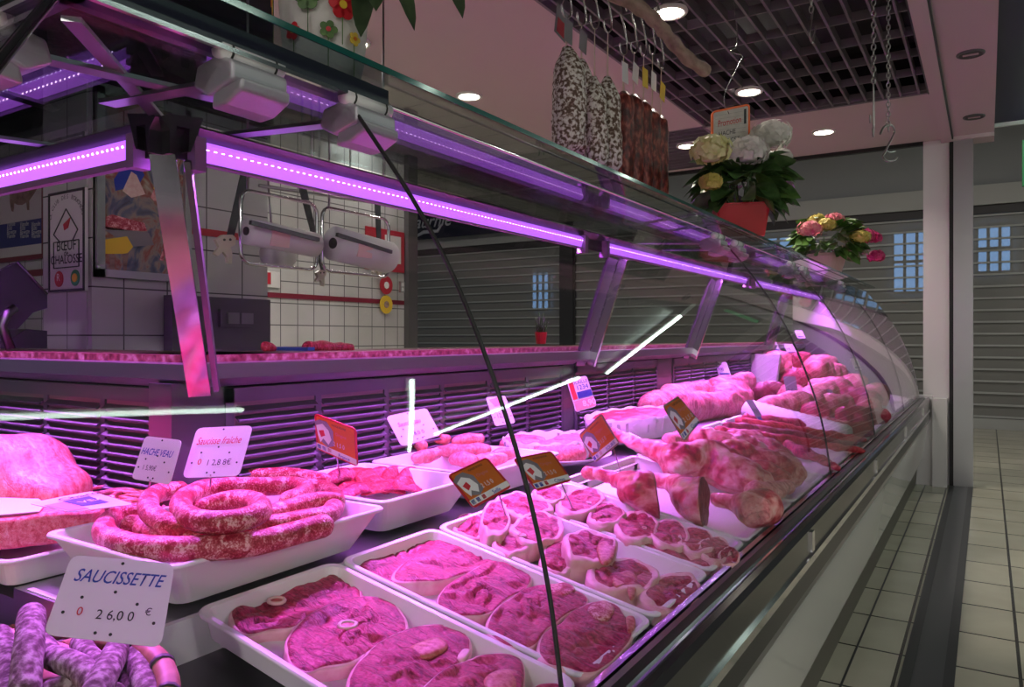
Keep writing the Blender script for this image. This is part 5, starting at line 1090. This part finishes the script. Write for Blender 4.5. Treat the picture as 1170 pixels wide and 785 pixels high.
# big white hydrangea, d about 3
c=V((-.86,3.13,1.559)); t=thing('potted_hydrangea','big white hydrangea in a square red pot on the top glass shelf','potted plant',c,None)
obj('pot',squarepot(c,.105,.085,.125,.35),'red_pot',t)
fc=c+V((0,0,.16)); r=random.Random(12); m=MB(); m2=MB(); st=MB()
for k in range(130):
    az=r.uniform(0,2*PI); el=r.uniform(-.45,.75); d=V((math.cos(az)*math.cos(el),math.sin(az)*math.cos(el),math.sin(el)))
    b=fc+V((d.x*.09,d.y*.09,.045+d.z*.11)); leaf(m if k%5 else m2,b,d+V((0,0,.25)),r.uniform(.11,.17),r.uniform(.085,.12),r.uniform(.6,1.3),tw=r.uniform(-1.1,1.1))
    if k%4==0: st.tube([c+V((d.x*.02,d.y*.02,.1)),b],.003,5)
obj('foliage',m,'leaf_dark',t); obj('young_foliage',m2,'leaf_green',t); obj('stem',st,'leaf_dark',t)
for i,(px,py,d_,R_,mat) in enumerate([(812,172,2.85,.075,'petal_yellow'),(855,173,2.9,.072,'petal_white'),(880,155,3.1,.082,'petal_white'),(812,208,2.8,.035,'petal_gold'),(893,180,3.2,.04,'petal_white')]):
    p=EYE+ray(px,py)*d_; obj('flower_head',flowerhead(p,R_,80,i+3,.021),mat,t)
# second plant
c=V((-.86,5.1,1.559)); t=thing('potted_hydrangea','pink and magenta hydrangea in a pale pot, farther along the top glass shelf','potted plant',c,None)
obj('pot',MB().loft([[c+V((s*math.cos(k*PI/14),s*math.sin(k*PI/14),z)) for k in range(28)] for s,z in ((.085,0),(.115,.10),(.122,.10),(.122,.12),(.11,.12),(.10,.09))]),'pink_pot',t)
fc=c+V((0,0,.14)); m=MB(); r=random.Random(15)
for k in range(120):
    az=r.uniform(0,2*PI); el=r.uniform(-.4,1.0); d=V((math.cos(az)*math.cos(el),math.sin(az)*math.cos(el),math.sin(el))); b=fc+V((d.x*.13,d.y*.13,.04+d.z*.13)); leaf(m,b,d,r.uniform(.09,.14),r.uniform(.065,.09),r.uniform(.3,1.2),tw=r.uniform(-1,1))
obj('foliage',m,'leaf_green',t)
for i,(px,py,d_,R_,mat) in enumerate([(925,262,4.55,.07,'petal_pink'),(933,252,4.7,.05,'petal_gold'),(953,252,4.75,.06,'petal_pink'),(975,261,4.9,.055,'petal_magenta'),(988,270,4.8,.065,'petal_magenta'),(998,272,4.9,.05,'petal_magenta'),(1001,293,4.8,.05,'petal_magenta'),(983,271,4.6,.055,'petal_gold'),(945,257,4.6,.05,'petal_gold')]):
    p=EYE+ray(px,py)*d_; obj('flower_head',flowerhead(p,R_,46,i+13,.02),mat,t)
# flowered vase at the top
cx=V((-.90,.86,1.559)); t=thing('flowered_planter','white planter wrapped in paper printed with red, yellow and green flowers, at the top edge','planter',cx)
obj('planter_body',MB().loft([[cx+V((s*(1+.03*math.sin(k*1.7))*math.cos(k*PI/20),s*(1+.03*math.sin(k*1.7))*math.sin(k*PI/20),z)) for k in range(40)] for s,z in ((.055,0),(.062,.03),(.074,.17),(.082,.26),(.078,.26),(.07,.2))],smooth=True),'petal_white',t)
def vflower(px,py,rad,mat,ctr_mat,pet=6):
    r0=ray(px,py); # hit the planter's cone
    d=((cx-EYE).dot(V((r0.x,r0.y,0)))/(r0.x**2+r0.y**2)); 
    for _ in range(30):
        p=EYE+r0*d; rr_=math.hypot(p.x-cx.x,p.y-cx.y); want=.060+.085*(p.z-cx.z)
        if rr_>want+.002: break
        d-=.003
    n=(V((p.x-cx.x,p.y-cx.y,0))).normalized(); u=V((0,0,1)).cross(n); v=V((0,0,1)); m=MB()
    for k in range(pet):
        a=2*PI*k/pet; q=p+n*.002+(u*math.cos(a)+v*math.sin(a))*rad*.6; m.disc(q,n,rad*.42,12,thick=.001)
    f=obj('printed_flower',m,mat,t); obj('flower_centre',MB().disc(p+n*.0035,n,rad*.28,12,thick=.001),ctr_mat,f)
    obj('printed_stem',MB().tube([p+n*.001,p+n*.001-V((0,0,.06))],.0008,5),'leaf_green',t)
vflower(313,4,.021,'yellow','orange_frame'); vflower(352,-4,.021,'leaf_green','ink_red'); vflower(391,6,.023,'card_red','yellow'); vflower(336,36,.014,'card_red','yellow',5); vflower(375,34,.014,'leaf_green','card_red',5); vflower(404,45,.011,'yellow','card_orange',5)
m=MB(); r=random.Random(9); fb=cx+V((0,0,.25))
for k in range(16):
    az=r.uniform(0,2*PI); leaf(m,fb+V((math.cos(az)*.05,math.sin(az)*.05,.02)),V((math.cos(az),math.sin(az),.5)),.13,.05,1.5)
for (a,b) in (((418,-30),(412,40)),((440,-60),(475,32)),((425,-40),(430,10)),((500,-60),(530,18)),((270,-30),(255,-2))):
    A=EYE+ray(*a)*1.15; B=EYE+ray(*b)*1.08; leaf(m,A,B-A,(B-A).length,.035,.1)
    m.tube([fb,A],.003,5)
obj('drooping_foliage',m,'leaf_old',t)
# ================================================================ CAMERA, WORLD
cd=bpy.data.cameras.new('camera'); cam=bpy.data.objects.new('camera',cd); col.objects.link(cam)
cam.location=EYE; cam.rotation_euler=(PI/2,0,TT); cd.sensor_width=36; cd.lens=36*F/1170; cd.shift_y=-(392.5-VY)/1170; cd.clip_start=.02
bpy.context.scene.camera=cam
w=bpy.data.worlds.new('world'); bpy.context.scene.world=w; w.use_nodes=True; w.node_tree.nodes['Background'].inputs[0].default_value=(.6,.65,.7,1); w.node_tree.nodes['Background'].inputs[1].default_value=.1
sc=bpy.context.scene; sc.view_settings.view_transform='Standard'; sc.view_settings.look='None'; sc.view_settings.exposure=.22; sc.view_settings.gamma=1; sc.view_settings.use_curve_mapping=False
sc.cycles.transparent_max_bounces=32; sc.cycles.max_bounces=10; sc.cycles.sample_clamp_indirect=4
